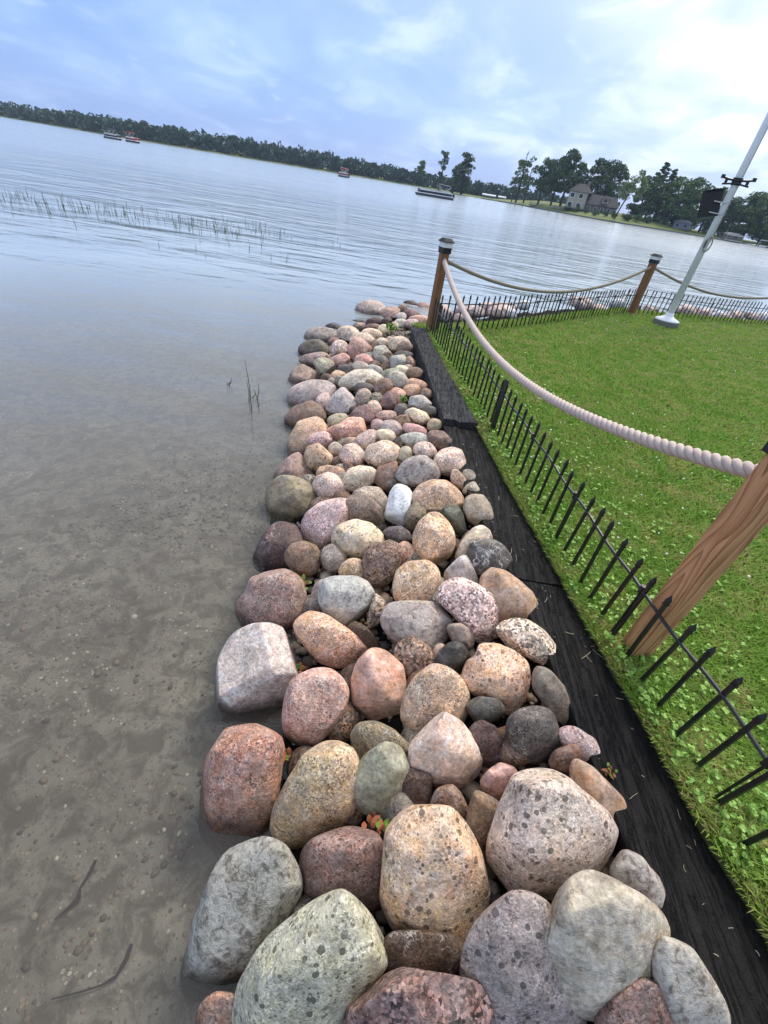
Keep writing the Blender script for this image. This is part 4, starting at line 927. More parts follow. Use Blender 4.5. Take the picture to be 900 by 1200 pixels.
def border_fence(pts, label, heights, step=0.1185, first=0.05, seed=1, stake_at=(), every=0):
    base = pts[0]; root = empty('border_fence', (base[0], base[1], 0), 0, label, 'fence', 'low black border fences round the lawn')
    P, s = path_points(pts, step, first); r = np.random.default_rng(seed)
    for i, (x, y) in enumerate(P):
        hh = heights[0] + (heights[1] - heights[0]) * min(1, i / max(1, len(P) - 1)); hh = round(hh * 40) / 40
        j = min(i + 1, len(P) - 1); k = max(i - 1, 0); ang = math.atan2(P[j][1] - P[k][1], P[j][0] - P[k][0])
        o = link('picket', picket_mesh((hh, 0.0150)), MATS['iron'], root, (x - base[0], y - base[1], r.uniform(-0.012, 0.004)))
        o.rotation_euler = (r.normal(0, 0.018), r.normal(0, 0.018), ang + r.normal(0, 0.05))
    # the rail in lengths, as the panels hook together
    Q, _ = path_points(pts, step / 2, 0.0); zr = lambda i: (heights[0] + (heights[1] - heights[0]) * i / len(Q)) * 0.735
    panel = 12
    for i in range(0, len(Q) - 1, panel):
        q = [(Q[k][0] - base[0], Q[k][1] - base[1], zr(k) + 0.006 * math.sin(k * 0.7)) for k in range(i, min(i + panel + 1, len(Q)))]
        if len(q) < 2: continue
        MB().tube(q, 0.0075, 6).build('rail', MATS['iron'], root)
        e = q[-1]
        MB().tube([(e[0], e[1], e[2] - 0.02), (e[0], e[1], e[2] + 0.022)], 0.0125, 8).build('rail_joint', MATS['iron'], root)
        MB().tube([(e[0] + 0.004, e[1], e[2] - 0.02), (e[0] + 0.004, e[1], 0.0), (e[0] + 0.004, e[1], -0.05)], [0.0055, 0.0055, 0.001], 6).build('ground_spike', MATS['iron'], root)
    for sx, sy, hh in stake_at:
        MB().box((sx - base[0], sy - base[1], hh / 2 - 0.02), (0.052, 0.010, hh + 0.04), Matrix.Rotation(R(-70), 3, 'Z')).build('stake', MATS['iron'], root)
    return root
def lamp_post(x, y, rz, h, wood, label, size=0.098):
    root = empty('lamp_post', (x, y, 0), rz, label, 'post', 'rope posts with lamp caps')
    bm = bmesh.new(); bmesh.ops.create_cube(bm, size=1)
    for v in bm.verts: v.co = Vector((v.co.x * size, v.co.y * size, (v.co.z + 0.5) * (h + 0.15) - 0.15))
    bmesh.ops.bevel(bm, geom=bm.edges[:], offset=0.005, segments=2, affect='EDGES')
    me = bpy.data.meshes.new('post_shaft'); bm.to_mesh(me); bm.free(); link('post_shaft', me, MATS[wood], root)
    lamp = empty('cap_lamp', (0, 0, h), 0); lamp.parent = root
    s = size
    # black collar, milky lens, black hipped lid
    MB().box((0, 0, -0.008), (s + 0.022, s + 0.022, 0.056)).box((0, 0, 0.024), (s + 0.034, s + 0.034, 0.010)).build('collar', MATS['black_plastic'], lamp)
    MB().box((0, 0, 0.058), (s + 0.020, s + 0.020, 0.058), None, 1.06).build('lens', MATS['lens'], lamp)
    MB().box((0, 0, 0.091), (s + 0.060, s + 0.060, 0.010)).box((0, 0, 0.112), (s + 0.044, s + 0.044, 0.032), None, 0.62).build('lid', MATS['black_plastic'], lamp)
    return root
def rope(a, b, sag, rad, label, mat, pitch, seed=0):
    a, b = np.array(a, float), np.array(b, float); L = np.linalg.norm(b - a); n = int(L / pitch * 15); t = np.linspace(0, 1, n)
    C = a[None] * (1 - t)[:, None] + b[None] * t[:, None]; C[:, 2] -= sag * 4 * t * (1 - t)
    s = np.r_[0, np.cumsum(np.linalg.norm(np.diff(C, axis=0), axis=1))]
    T = np.gradient(C, axis=0); T /= np.linalg.norm(T, axis=1)[:, None]
    U = np.cross(T, [0, 0, 1.0]); U /= np.linalg.norm(U, axis=1)[:, None]; W = np.cross(T, U)
    root = empty('rope', tuple(a), 0, label, 'rope', 'twisted ropes hung between the posts'); m = 9
    for k in range(3):
        ph = 2 * math.pi * (s / pitch + k / 3); off = rad * 0.50
        cen = C + off * (np.cos(ph)[:, None] * U + np.sin(ph)[:, None] * W)
        TT = np.gradient(cen, axis=0); TT /= np.linalg.norm(TT, axis=1)[:, None]
        u = np.cos(ph)[:, None] * U + np.sin(ph)[:, None] * W; u -= TT * (u * TT).sum(1)[:, None]; u /= np.linalg.norm(u, axis=1)[:, None]; w = np.cross(TT, u)
        ang = np.linspace(0, 2 * math.pi, m + 1)[:-1]
        V = cen[:, None] + rad * 0.52 * (np.cos(ang)[None, :, None] * u[:, None] + np.sin(ang)[None, :, None] * w[:, None]) - a
        i, j = np.meshgrid(np.arange(n - 1), np.arange(m), indexing='ij')
        f = np.stack([i * m + j, i * m + (j + 1) % m, (i + 1) * m + (j + 1) % m, (i + 1) * m + j], -1).reshape(-1, 4)
        link('strand', mesh_np('strand', V.reshape(-1, 3), f.ravel(), np.full(len(f), 4), True), MATS[mat], root)
    return root
def build_fences():
    near = [(0.22, 6.30), (0.42, 5.40), (0.74, 3.98), (0.92, 2.98), (1.06, 2.15), (1.185, 1.42), (1.245, 1.15), (1.30, 0.90), (1.345, 0.66), (1.385, 0.50), (1.43, 0.1), (1.46, -0.5)]
    border_fence(near, 'low black picket border fence beside the timber and the stone bank', (0.44, 0.425), 0.1185, 0.02, 1, [(0.815, 3.53, 0.44)])
    i = 5
    border_fence([(0.27, 6.42)] + FENCE_FAR[1:6], 'low black picket border fence along the lake, between the two lamp posts', (0.48, 0.475), 0.1185, 0.05, 2)
    border_fence(FENCE_FAR[5:], 'low black picket border fence behind the flagpole, right of the second post', (0.475, 0.45), 0.1185, 0.12, 3)
    lamp_post(0.215, 6.40, R(30), 0.985, 'grey_post_wood', 'dark wooden corner post with a lamp cap, at the far end of the bank')
    lamp_post(4.60, 10.58, R(38), 0.99, 'grey_post_wood', 'reddish brown lamp cap post in the middle of the lake side fence', 0.125)
    lamp_post(1.288, 1.352, R(11), 1.085, 'post_wood', 'near wooden post with bold grain, cut off by the picture', 0.098)
    rope((0.23, 6.36, 0.87), (1.285, 1.40, 0.965), 0.42, 0.031, 'thick pale rope sagging across the lawn towards the near post', 'rope_fibre', 0.135)
    rope((0.25, 6.42, 0.87), (4.58, 10.55, 0.885), 0.42, 0.025, 'brownish rope hung between the two lake side lamp posts', 'far_rope_fibre', 0.11)
    rope((4.64, 10.60, 0.885), (9.9, 12.9, 0.90), 0.40, 0.025, 'brownish rope running from the second post behind the flagpole', 'far_rope_fibre', 0.11)

def build_flagpole():
    x, y = 5.02, 9.82
    root = empty('flagpole', (x, y, 0), R(-25), 'tall white flagpole with a solar panel and round foot on the lawn', 'flagpole')
    MB().lathe((0, 0, 0), [(0.24, 0.0), (0.24, 0.085), (0.225, 0.09)], 28).build('concrete_footing', MATS['concrete'], root)
    MB().lathe((0, 0, 0.0905), [(0.232, 0.0), (0.225, 0.018), (0.11, 0.062), (0.075, 0.10), (0.074, 0.14)], 28).build('base_flange', MATS['white_metal'], root, None, True)
    MB().tube([(0, 0, 0.23), (0, 0, 3.0), (0, 0, 6.4)], [0.062, 0.058, 0.045], 20).build('pole_shaft', MATS['white_metal'], root, None, True)
    # solar panel clamped to the lake side of the pole, tilted
    pn = empty('solar_panel', (-0.05, 0.0, 2.0)); pn.parent = root
    rot = Matrix.Rotation(R(-8), 3, 'X') @ Matrix.Rotation(R(-14), 3, 'Y')
    MB().box((-0.18, -0.02, 0), (0.31, 0.022, 0.40), rot).build('panel', MATS['black_plastic'], pn)
    f = MB()
    for dx, dz, sx, sz in ((-0.18, 0.202, 0.322, 0.014), (-0.18, -0.202, 0.322, 0.014)): f.box((dx, -0.02, dz), (sx, 0.03, sz), rot)
    f.build('panel_frame', MATS['iron'], pn)
    for dz in (-0.12, 0.04):
        MB().tube([(-0.14, -0.06, dz), (0.06, -0.075, dz - 0.01)], 0.009, 6).build('clip', MATS['steel'], pn)
        MB().lathe((0.05, 0.0, dz - 0.012), [(0.066, 0), (0.066, 0.02)], 16).build('clamp_band', MATS['steel'], pn)
    # the lamp bracket: a dark cradle with two small lamp heads each side
    br = empty('lamp_bracket', (0, 0, 2.335)); br.parent = root
    MB().lathe((0, 0, -0.05), [(0.075, 0), (0.08, 0.1)], 16).build('bracket_collar', MATS['iron'], br)
    MB().tube([(-0.25, 0, 0.045), (-0.13, -0.02, 0.022), (0, -0.07, 0.012), (0.13, -0.02, 0.022), (0.25, 0, 0.045)], 0.016, 8).tube([(-0.20, -0.02, -0.05), (0, -0.085, -0.03), (0.20, -0.02, -0.05)], 0.014, 6).build('bracket_arm', MATS['iron'], br)
    for sx in (-1, 1):
        MB().box((sx * 0.235, 0, 0.05), (0.06, 0.08, 0.05)).box((sx * 0.16, -0.01, -0.005), (0.045, 0.06, 0.055)).build('lamp_head', MATS['iron'], br)
    # halyard coiled at its cleat
    cl = MB().box((0.0, -0.075, 1.42), (0.02, 0.03, 0.12)).build('cleat', MATS['iron'], root)
    hl = MB()
    for q in range(3):
        hl.tube([(0.03 + 0.055 * math.cos(k / 14 * 2 * math.pi) + 0.006 * q, -0.08 - 0.006 * q, 1.42 + (0.10 + 0.01 * q) * math.sin(k / 14 * 2 * math.pi)) for k in range(15)], 0.005, 5)
    hl.tube([(0.045, -0.06, 1.46), (0.055, -0.05, 2.2), (0.05, -0.045, 3.6), (0.047, -0.03, 6.2)], 0.0045, 5)
    hl.build('halyard', MATS['far_rope_fibre'], root)

# ------------------------------------------------------------------ stones no outline was traced for
def spare_stones():
    r = np.random.default_rng(77); dv_meshes = []
    for k in range(9):
        rr = np.random.default_rng(300 + k); asp = rr.uniform(0.7, 1.0); ph = rr.uniform(0, 6.28)
        fn = lambda th: 1.0 - (1 - asp) * np.sin(th + ph) ** 2
        p, faces = stone_shape(3, fn, rr.uniform(0.6, 0.8), 1.0, 'granite', 'f' if k % 3 == 0 else 'r', rr)
        dv_meshes.append((p, faces))
    def unit(k, s):
        p, f = dv_meshes[k]; return mesh_np('stone', p * s, f.ravel(), np.full(len(f), 3), True)
    # low stones wedged in the gaps
    gap = [unit(k, 0.105) for k in range(9)]; wanted = 64; placed = 0
    while placed < wanted:
        y = r.uniform(0.2, 5.9); d = r.uniform(0.12, 1.15); x = float(np.interp(y, [p[1] for p in EDGE_L], [p[0] for p in EDGE_L])) - d
        z = float(bank_z(x, y)) - 0.055; P = np.array([x, y, z])
        if any(np.linalg.norm(P - e['C']) < e['rad'] * 0.60 for e in ENTRIES): continue
        k = int(r.integers(9)); kd = ('granite', 'dark', 'coarse')[k % 3]
        o = bpy.data.objects.new('stone', gap[k]); COL.objects.link(o); o.location = P; o.rotation_euler = tuple(r.uniform(0, 6.28, 3)); o.scale = [r.uniform(0.7, 1.15)] * 3
        if not gap[k].materials: gap[k].materials.append(MATS['stone_' + kd])
        c = lin(PALETTE[('dkbrown', 'grey', 'greytan', 'brown')[int(r.integers(4))]]); o.color = (*(q * 0.7 for q in c), 1)
        near = sorted((e for e in ENTRIES if len(e['desc'].split()) <= 6), key=lambda e: np.linalg.norm(e['C'] - P))[0]; dx, dy = P[:2] - near['C'][:2]
        side = ('lakeward' if dx < 0 else 'lawn') + ' side' if abs(dx) > abs(dy) else ('far side' if dy > 0 else 'near side')
        tag(o, 'small stone wedged low on the ' + side + ' of the ' + near['desc'], 'stone', 'small stones wedged in the gaps'); placed += 1
    # the bank beyond the lake side fence
    far = [unit(k, 0.17) for k in range(9)]
    tones = [('palepink', 'pale pink stone in the bank behind the lake side fence'), ('white', 'whitish stone in the bank behind the lake side fence'), ('maroon', 'dark reddish stone in the bank behind the lake side fence'), ('lav', 'grey pink stone in the bank behind the lake side fence')]
    F2, _ = path_points(LAWN_FAR[1:], 0.02); n = 0
    while n < 66:
        q = F2[int(r.integers(len(F2)))]; j = r.uniform(0.10, 1.75); nrm = np.array([-0.62, 0.78]); x, y = q + nrm * j
        if edge_dist(np.array(x), np.array(y)) < 0.08: continue
        k = int(r.integers(9)); tone, lab = tones[int(r.choice(4, p=[0.42, 0.2, 0.16, 0.22]))]
        o = bpy.data.objects.new('stone', far[k]); COL.objects.link(o); s = r.uniform(0.75, 1.35)
        o.location = (x, y, float(bank_z(x, y)) + 0.06); o.rotation_euler = (r.uniform(-.4, .4), r.uniform(-.4, .4), r.uniform(0, 6.28)); o.scale = (s, s, s * 0.85)
        if not far[k].materials: far[k].materials.append(MATS['stone_coarse' if k % 2 else 'stone_granite'])
        o.color = (*(b * 0.85 for b in lin(PALETTE[tone])), 1)
        tag(o, lab, 'stone', 'stones of the bank behind the lake side fence'); n += 1

def bank_gravel():
    r = np.random.default_rng(55); n = 6500
    y = r.uniform(0.0, 7.5, n); d = r.uniform(0.0, 1.4, n); x = np.interp(y, [p[1] for p in EDGE_L], [p[0] for p in EDGE_L]) - d
    dv, df = ico(1); s = np.exp(r.normal(math.log(0.017), 0.5, n)).clip(0.005, 0.045)
    z = bank_z(x, y); z = z - 0.13 - 1.6 * np.maximum(-0.40 - z, 0) + 0.018
    a = r.uniform(0, 6.28, n); sc = np.stack([s * r.uniform(0.7, 1.4, n), s * r.uniform(0.7, 1.4, n), s * r.uniform(0.4, 0.8, n)], 1); V = dv[None] * sc[:, None]
    V = np.stack([V[..., 0] * np.cos(a)[:, None] - V[..., 1] * np.sin(a)[:, None], V[..., 0] * np.sin(a)[:, None] + V[..., 1] * np.cos(a)[:, None], V[..., 2]], -1)
    V += np.stack([x, y, z], 1)[:, None]
    f = (df[None] + (np.arange(n) * len(dv))[:, None, None]).ravel()
    tag(link('bank_gravel', mesh_np('bank_gravel', V.reshape(-1, 3), f, np.full(n * len(df), 3), False), MATS['bed_pebble']), kind='stuff')

# ------------------------------------------------------------------ weeds and reeds
def leaf(mb, base, az, el, L, w, curl=0.3):
    d = Vector((math.cos(az) * math.cos(el), math.sin(az) * math.cos(el), math.sin(el))); s = Vector((-math.sin(az), math.cos(az), 0)); up = s.cross(d) * -1
    b = Vector(base); v = []
    for t, ww in ((0, 0.15), (0.35, 0.9), (0.7, 0.8)):
        c = b + d * (L * t) + Vector((0, 0, -curl * L * t * t)); v += [c - s * w * ww + up * w * 0.2, c + s * w * ww + up * w * 0.2]
    v.append(b + d * L + Vector((0, 0, -curl * L)))
    mb.add(v, [(0, 1, 3, 2), (2, 3, 5, 4), (4, 5, 6)])
def build_weeds():
    r = np.random.default_rng(9)
    spots = [(357, 684, 'weed', 0.05, 'red', 'reddish weed growing between the golden brown stone and the black and white boulder'),
             (352, 786, 'weed', 0.035, 'red', 'small orange and green weed between the grey veined boulder and the salmon oval'),
             (334, 888, 'weed', 0.05, 'red', 'dark red weed growing in the gap between the orange brown and tan boulders'),
             (440, 966, 'weed', 0.055, 'red', 'reddish green weed growing below the smooth pale green oval stone'),
             (714, 905, 'weed', 0.03, 'red', 'dry rusty weed against the timber by the long ochre stone'),
             (458, 388, 'weed_tuft', 0.12, 'green', 'bright green weed tuft near the far end of the stone bank'),
             (472, 470, 'weed_tuft', 0.06, 'green', 'small green weed tuft between red and orange stones')]
    for px, py, nm, s, tone, lab in spots:
        zd = march(px, py) - (0.02 if tone == 'red' else 0.06); p = EYE + ray(px, py) / F * zd
        root = empty(nm, tuple(p), 0, lab, 'weed', 'weeds among the stones')
        st = MB(); st.tube([(0, 0, -s), (0.1 * s, 0, s * 0.5)], s * 0.04, 5); st.build('stem', MATS['weed_green'], root)
        for q in range(16 if tone == 'red' else 34):
            mb = MB(); az = r.uniform(0, 6.28); el = r.uniform(0.1, 1.3) if tone == 'red' else r.uniform(0.5, 1.5)
            leaf(mb, (r.normal(0, s * .3), r.normal(0, s * .3), r.uniform(-s * .2, s * .5)), az, el, s * r.uniform(0.5, 1.0), s * (0.2 if tone == 'red' else 0.12))
            mb.build('leaf', MATS['weed_red' if tone == 'red' and q % 3 else 'weed_green'], root)
    # thin reeds standing in the shallows: one band, beyond counting
    mb = MB()
    for _ in range(290):
        px = 345 * r.random() ** 1.05 + (0 if r.random() < 0.9 else 140 * r.random()); band = 232 + px * 0.13 + r.normal(3, 5) + (r.random() < 0.06) * r.uniform(6, 34)
        p = at(px, max(band, 226 + px * 0.12), WATER); h = r.uniform(0.05, 0.30) * (1 if px < 330 else 0.6); a = r.uniform(0, 6.28); l = r.uniform(0, 0.3) * h
        mb.tube([(p[0], p[1], p[2] - 0.06), (p[0] + math.cos(a) * l * .4, p[1] + math.sin(a) * l * .4, p[2] + h * .6), (p[0] + math.cos(a) * l, p[1] + math.sin(a) * l, p[2] + h)], [0.008, 0.0065, 0.003], 4)
    tag(mb.build('reeds', MATS['reed_stem']), kind='stuff')
    for pts, lab in (([(112, 1008), (106, 1022), (94, 1040), (92, 1052), (80, 1064), (64, 1078)], 'dark sunken twig on the lake bed, the straighter and thicker of two'),
                     ([(154, 1106), (148, 1124), (136, 1144), (118, 1155), (96, 1162), (60, 1171)], 'dark sunken twig on the lake bed, curved like a hook, nearest the viewer')):
        P3 = [at(x, y, -0.697) for x, y in pts]; root = empty('sunken_twig', tuple(P3[0]), 0, lab, 'twig', 'twigs on the lake bed')
        rd = [0.007, 0.008, 0.004, 0.009, 0.006, 0.002] if pts[0][0] == 112 else [0.006, 0.008, 0.005, 0.003, 0.003, 0.002]
        MB().tube([tuple(p - P3[0]) for p in P3], rd, 6).build('stick', MATS['sunk_bark'], root)
    clump = [((295, 484), [((0, 0), (-6, -62)), ((-3, -12), (-6, -40)), ((8, -8), (1, -28)), ((6, -16), (9, -36)), ((1, -18), (5, -26))], 'reed_clump', 'sparse clump of thin dark reeds in the water beside the bank'),
             ((268, 452), [((0, 0), (4, -10)), ((-2, -2), (4, -6))], 'reed_clump', 'tiny reed tip left of the larger reed clump')]
    for (bx, by), stems, nm, lab in clump:
        base = at(bx, by, WATER); root = empty(nm, tuple(base), 0, lab, 'reeds', 'reeds beside the bank')
        dep = cam_depth(base) / F
        for (x0, y0), (x1, y1) in stems:
            a = at(bx + x0, by + y0, WATER) - base; top = a + np.array([(x1 - x0) * dep * 0.8, 0.02, abs(y1 - y0) * dep * 0.98])
            mid = (a + top) / 2 + np.array([0.012, 0, 0])
            MB().tube([tuple(a - np.array([0, 0, 0.1])), tuple(a), tuple(mid), tuple(top)], [0.006, 0.006, 0.0045, 0.002], 5).build('stem', MATS['reed_stem'], root)
# ------------------------------------------------------------------ trees
def leaf_cloud(r, clumps, per, size):
    """leaf-sized faces spread through ellipsoid clumps; returns verts (n*4) """
    V = []
    for c, rad in clumps:
        n = int(per); d = r.normal(size=(n, 3)); d /= np.linalg.norm(d, axis=1)[:, None]
        p = np.array(c) + d * np.array(rad) * (0.55 + 0.5 * r.random((n, 1)))
        nrm = d * 0.6 + r.normal(0, 0.7, (n, 3)); nrm /= np.linalg.norm(nrm, axis=1)[:, None]
        u = np.cross(nrm, r.normal(size=(n, 3))); u /= np.linalg.norm(u, axis=1)[:, None]; w = np.cross(nrm, u)
        s = size * r.uniform(0.5, 1.2, (n, 1))
        V.append(np.stack([p - u * s - w * s * .6, p + u * s * .8 - w * s * .7, p + u * s + w * s * .6, p - u * s * .7 + w * s * .8], 1))
    return np.concatenate(V).reshape(-1, 3)
def cloud_mesh(name, V):
    n = len(V) // 4; return mesh_np(name, V, np.arange(n * 4), np.full(n, 4))
def tree_proto(seed, form):
    """unit-height tree: returns (trunk mesh, crown mesh)"""
    r = np.random.default_rng(seed); mb = MB(); clumps = []
    if form == 'round':      # broad deciduous crown on a short bole
        mb.tube([(0, 0, -0.04), (0.01, 0, 0.15), (0.0, 0.01, 0.42), (0.02, 0, 0.7)], [0.032, 0.026, 0.018, 0.006], 7)
        for k in range(7):
            a = k * 0.9 + r.uniform(-.3, .3); z = r.uniform(0.25, 0.5); l = r.uniform(0.18, 0.32)
            mb.tube([(0, 0, z), (math.cos(a) * l * .5, math.sin(a) * l * .5, z + l * .45), (math.cos(a) * l, math.sin(a) * l, z + l * .9)], [0.013, 0.009, 0.003], 5)
        for k in range(34):
            a = r.uniform(0, 6.28); z = r.uniform(0.30, 0.93); q = 0.36 * math.sqrt(max(0.02, 1 - ((z - 0.6) / 0.40) ** 2)) * r.uniform(0.35, 1.0); s = r.uniform(0.07, 0.13)
            clumps.append(((math.cos(a) * q, math.sin(a) * q, z), (s, s, s * 0.75)))
        V = leaf_cloud(r, clumps, 210, 0.0165)
    elif form == 'full':     # wood-edge tree, leafy from the ground up
        mb.tube([(0, 0, -0.04), (0.01, 0, 0.3), (0.0, 0.01, 0.7)], [0.028, 0.022, 0.006], 7)
        for k in range(46):
            a = r.uniform(0, 6.28); z = r.uniform(0.06, 0.92); q = 0.36 * math.sqrt(max(0.02, 1 - ((z - 0.48) / 0.52) ** 2)) * r.uniform(0.35, 1.0); s = r.uniform(0.07, 0.13)
            clumps.append(((math.cos(a) * q, math.sin(a) * q, z), (s, s, s * 0.75)))
        V = leaf_cloud(r, clumps, 170, 0.0165)
    elif form == 'open':     # thin see-through crown, bare twigs on top
        mb.tube([(0, 0, -0.03), (0.01, 0, 0.4), (-0.01, 0, 0.75), (0.0, 0, 1.0)], [0.020, 0.015, 0.008, 0.0015], 6)
        for k in range(16):
            a = r.uniform(0, 6.28); z = r.uniform(0.3, 0.92); l = r.uniform(0.08, 0.2) * (1.15 - 0.6 * z)
            tip = (math.cos(a) * l, math.sin(a) * l, z + l * 0.9); mb.tube([(0, 0, z), tip], [0.006, 0.0015], 4)
            if z < 0.74: clumps.append((tip, (0.06, 0.06, 0.05)))
        for k in range(12):
            a = r.uniform(0, 6.28); q = r.uniform(0.03, 0.15); clumps.append(((math.cos(a) * q, math.sin(a) * q, r.uniform(0.3, 0.78)), (0.06, 0.06, 0.055)))
        V = leaf_cloud(r, clumps, 48, 0.017)
    elif form == 'tall':     # narrow upright crown
        mb.tube([(0, 0, -0.03), (0.01, 0, 0.5), (0, 0.0, 0.95)], [0.018, 0.013, 0.003], 6)
        for k in range(34):
            z = r.uniform(0.05, 0.95); q = 0.13 * math.sqrt(max(0.05, 1 - ((z - 0.55) / 0.47) ** 2)) * r.uniform(0.2, 1.0); a = r.uniform(0, 6.28); s = r.uniform(0.045, 0.08)
            clumps.append(((math.cos(a) * q, math.sin(a) * q, z), (s, s, s * 1.1)))
        V = leaf_cloud(r, clumps, 70, 0.017)
    elif form == 'lollipop': # long bare pole, tuft on top
        mb.tube([(0, 0, -0.03), (0.02, 0, 0.5), (0.0, 0, 0.95)], [0.016, 0.012, 0.004], 6)
        for k in range(11):
            a = r.uniform(0, 6.28); z = r.uniform(0.52, 0.95); q = r.uniform(0.0, 0.075); clumps.append(((math.cos(a) * q + (z - .6) * .12, math.sin(a) * q, z), (0.05, 0.05, 0.055)))
        for k in range(9): clumps.append(((r.normal(0, .035), r.normal(0, .035), r.uniform(0.05, 0.5)), (0.04, 0.04, 0.045)))
        V = leaf_cloud(r, clumps, 70, 0.016)
    elif form == 'conifer':
        mb.tube([(0, 0, -0.03), (0, 0, 0.98)], [0.022, 0.002], 6)
        for k in range(40):
            z = 0.10 + 0.88 * k / 40; q = 0.26 * (1 - z) ** 0.75 * r.uniform(0.4, 1.05); a = k * 2.4; s = 0.03 + 0.08 * (1 - z)
            clumps.append(((math.cos(a) * q, math.sin(a) * q, z - 0.01), (s, s, s * 0.45)))
        V = leaf_cloud(r, clumps, 55, 0.018)
    elif form == 'leaning':  # pale tree whose bole leans, crown high
        mb.tube([(-0.10, 0, -0.03), (-0.04, 0, 0.25), (0.02, 0, 0.5), (0.05, 0, 0.75)], [0.020, 0.016, 0.012, 0.004], 7)
        for k in range(6):
            a = k * 1.05; l = 0.2; mb.tube([(0.01, 0, 0.45), (math.cos(a) * l, math.sin(a) * l, 0.65)], [0.008, 0.002], 4)
        for k in range(24):
            a = r.uniform(0, 6.28); z = r.uniform(0.45, 0.95); q = 0.34 * math.sqrt(max(0.02, 1 - ((z - 0.68) / 0.32) ** 2)) * r.uniform(0.3, 1); s = r.uniform(0.06, 0.11)
            clumps.append(((0.04 + math.cos(a) * q, math.sin(a) * q, z), (s, s, s * 0.7)))
        V = leaf_cloud(r, clumps, 85, 0.018)
    elif form == 'bush':
        for k in range(3): mb.tube([(0, 0, -0.05), (math.cos(k * 2.1) * .2, math.sin(k * 2.1) * .2, 0.5)], [0.03, 0.008], 5)
        for k in range(14):
            a = r.uniform(0, 6.28); q = r.uniform(0, 0.6); s = r.uniform(0.2, 0.32); clumps.append(((math.cos(a) * q, math.sin(a) * q, r.uniform(0.2, 0.7)), (s, s, s * .8)))
        V = leaf_cloud(r, clumps, 60, 0.06)
    return mesh('trunk', mb.v, mb.f), cloud_mesh('crown', V)
_proto = {}
def tree(name, px, py_base, py_top, D, form, leafmat, label, group, wide=1.0, seed=0, cat='tree', ground=None):
    key = (form, seed)
    if key not in _proto: _proto[key] = tree_proto(seed * 17 + len(form), form)
    tm, cm = _proto[key]
    p = at_dist(px, py_base, D)
    if ground is not None: p[2] = ground
    # height so that the top reaches py_top
    lo, hi = 0.5, 60.0
    for _ in range(30):
        mid = (lo + hi) / 2; q = M.T @ (p + np.array([0, 0, mid]) - EYE); yy = 600 + F * q[1] / q[2]
        if yy > py_top: lo = mid
        else: hi = mid
    h = lo; root = empty(name, tuple(p), (px * 7.1) % 6.28 if form != 'leaning' else R(-18), label, cat, group); root.scale = (h * wide, h * wide, h)
    t = bpy.data.objects.new('trunk', tm); COL.objects.link(t); t.parent = root
    if not tm.materials: tm.materials.append(MATS['bark'])
    c = bpy.data.objects.new('crown', cm); COL.objects.link(c); c.parent = root
    if not cm.materials: cm.materials.append(None)
    c.material_slots[0].link = 'OBJECT'; c.material_slots[0].material = MATS[leafmat]
    return root

# ------------------------------------------------------------------ the right-hand shore
SHORE_PX = [(470, 3.2), (500, 4.2), (530, 5.6), (560, 5.4), (600, 5.6), (640, 6.6), (680, 7.2), (720, 7.6), (760, 7.4), (800, 7.2), (840, 7.2), (880, 7.4), (920, 7.8), (970, 8.5), (1050, 9.5)]
def shore_line():
    return np.array([at(x, horizon_y(x) + d, WATER)[:2] for x, d in SHORE_PX])
def shore_height(px, back):
    k = min(1, max(0, (px - 575) / 60)); b = max(0, back)
    rise = 0.35 + k * (2.6 * (1 - math.exp(-b / 18)) + 1.0 * min(b, 60) / 60)
    if px > 760: rise = rise * max(0.35, 1 - (px - 760) / 120)
    return WATER + rise
def shore_point(px, back):
    """a point of the right shore: seen at photo column px at the waterline, 'back' metres behind it"""
    d = np.interp(px, [a for a, _ in SHORE_PX], [b for _, b in SHORE_PX]); q = at(px, horizon_y(px) + d, WATER); u = q[:2] / np.linalg.norm(q[:2])
    xy = q[:2] + u * back; return np.array([xy[0], xy[1], shore_height(px, back)]), np.linalg.norm(xy)
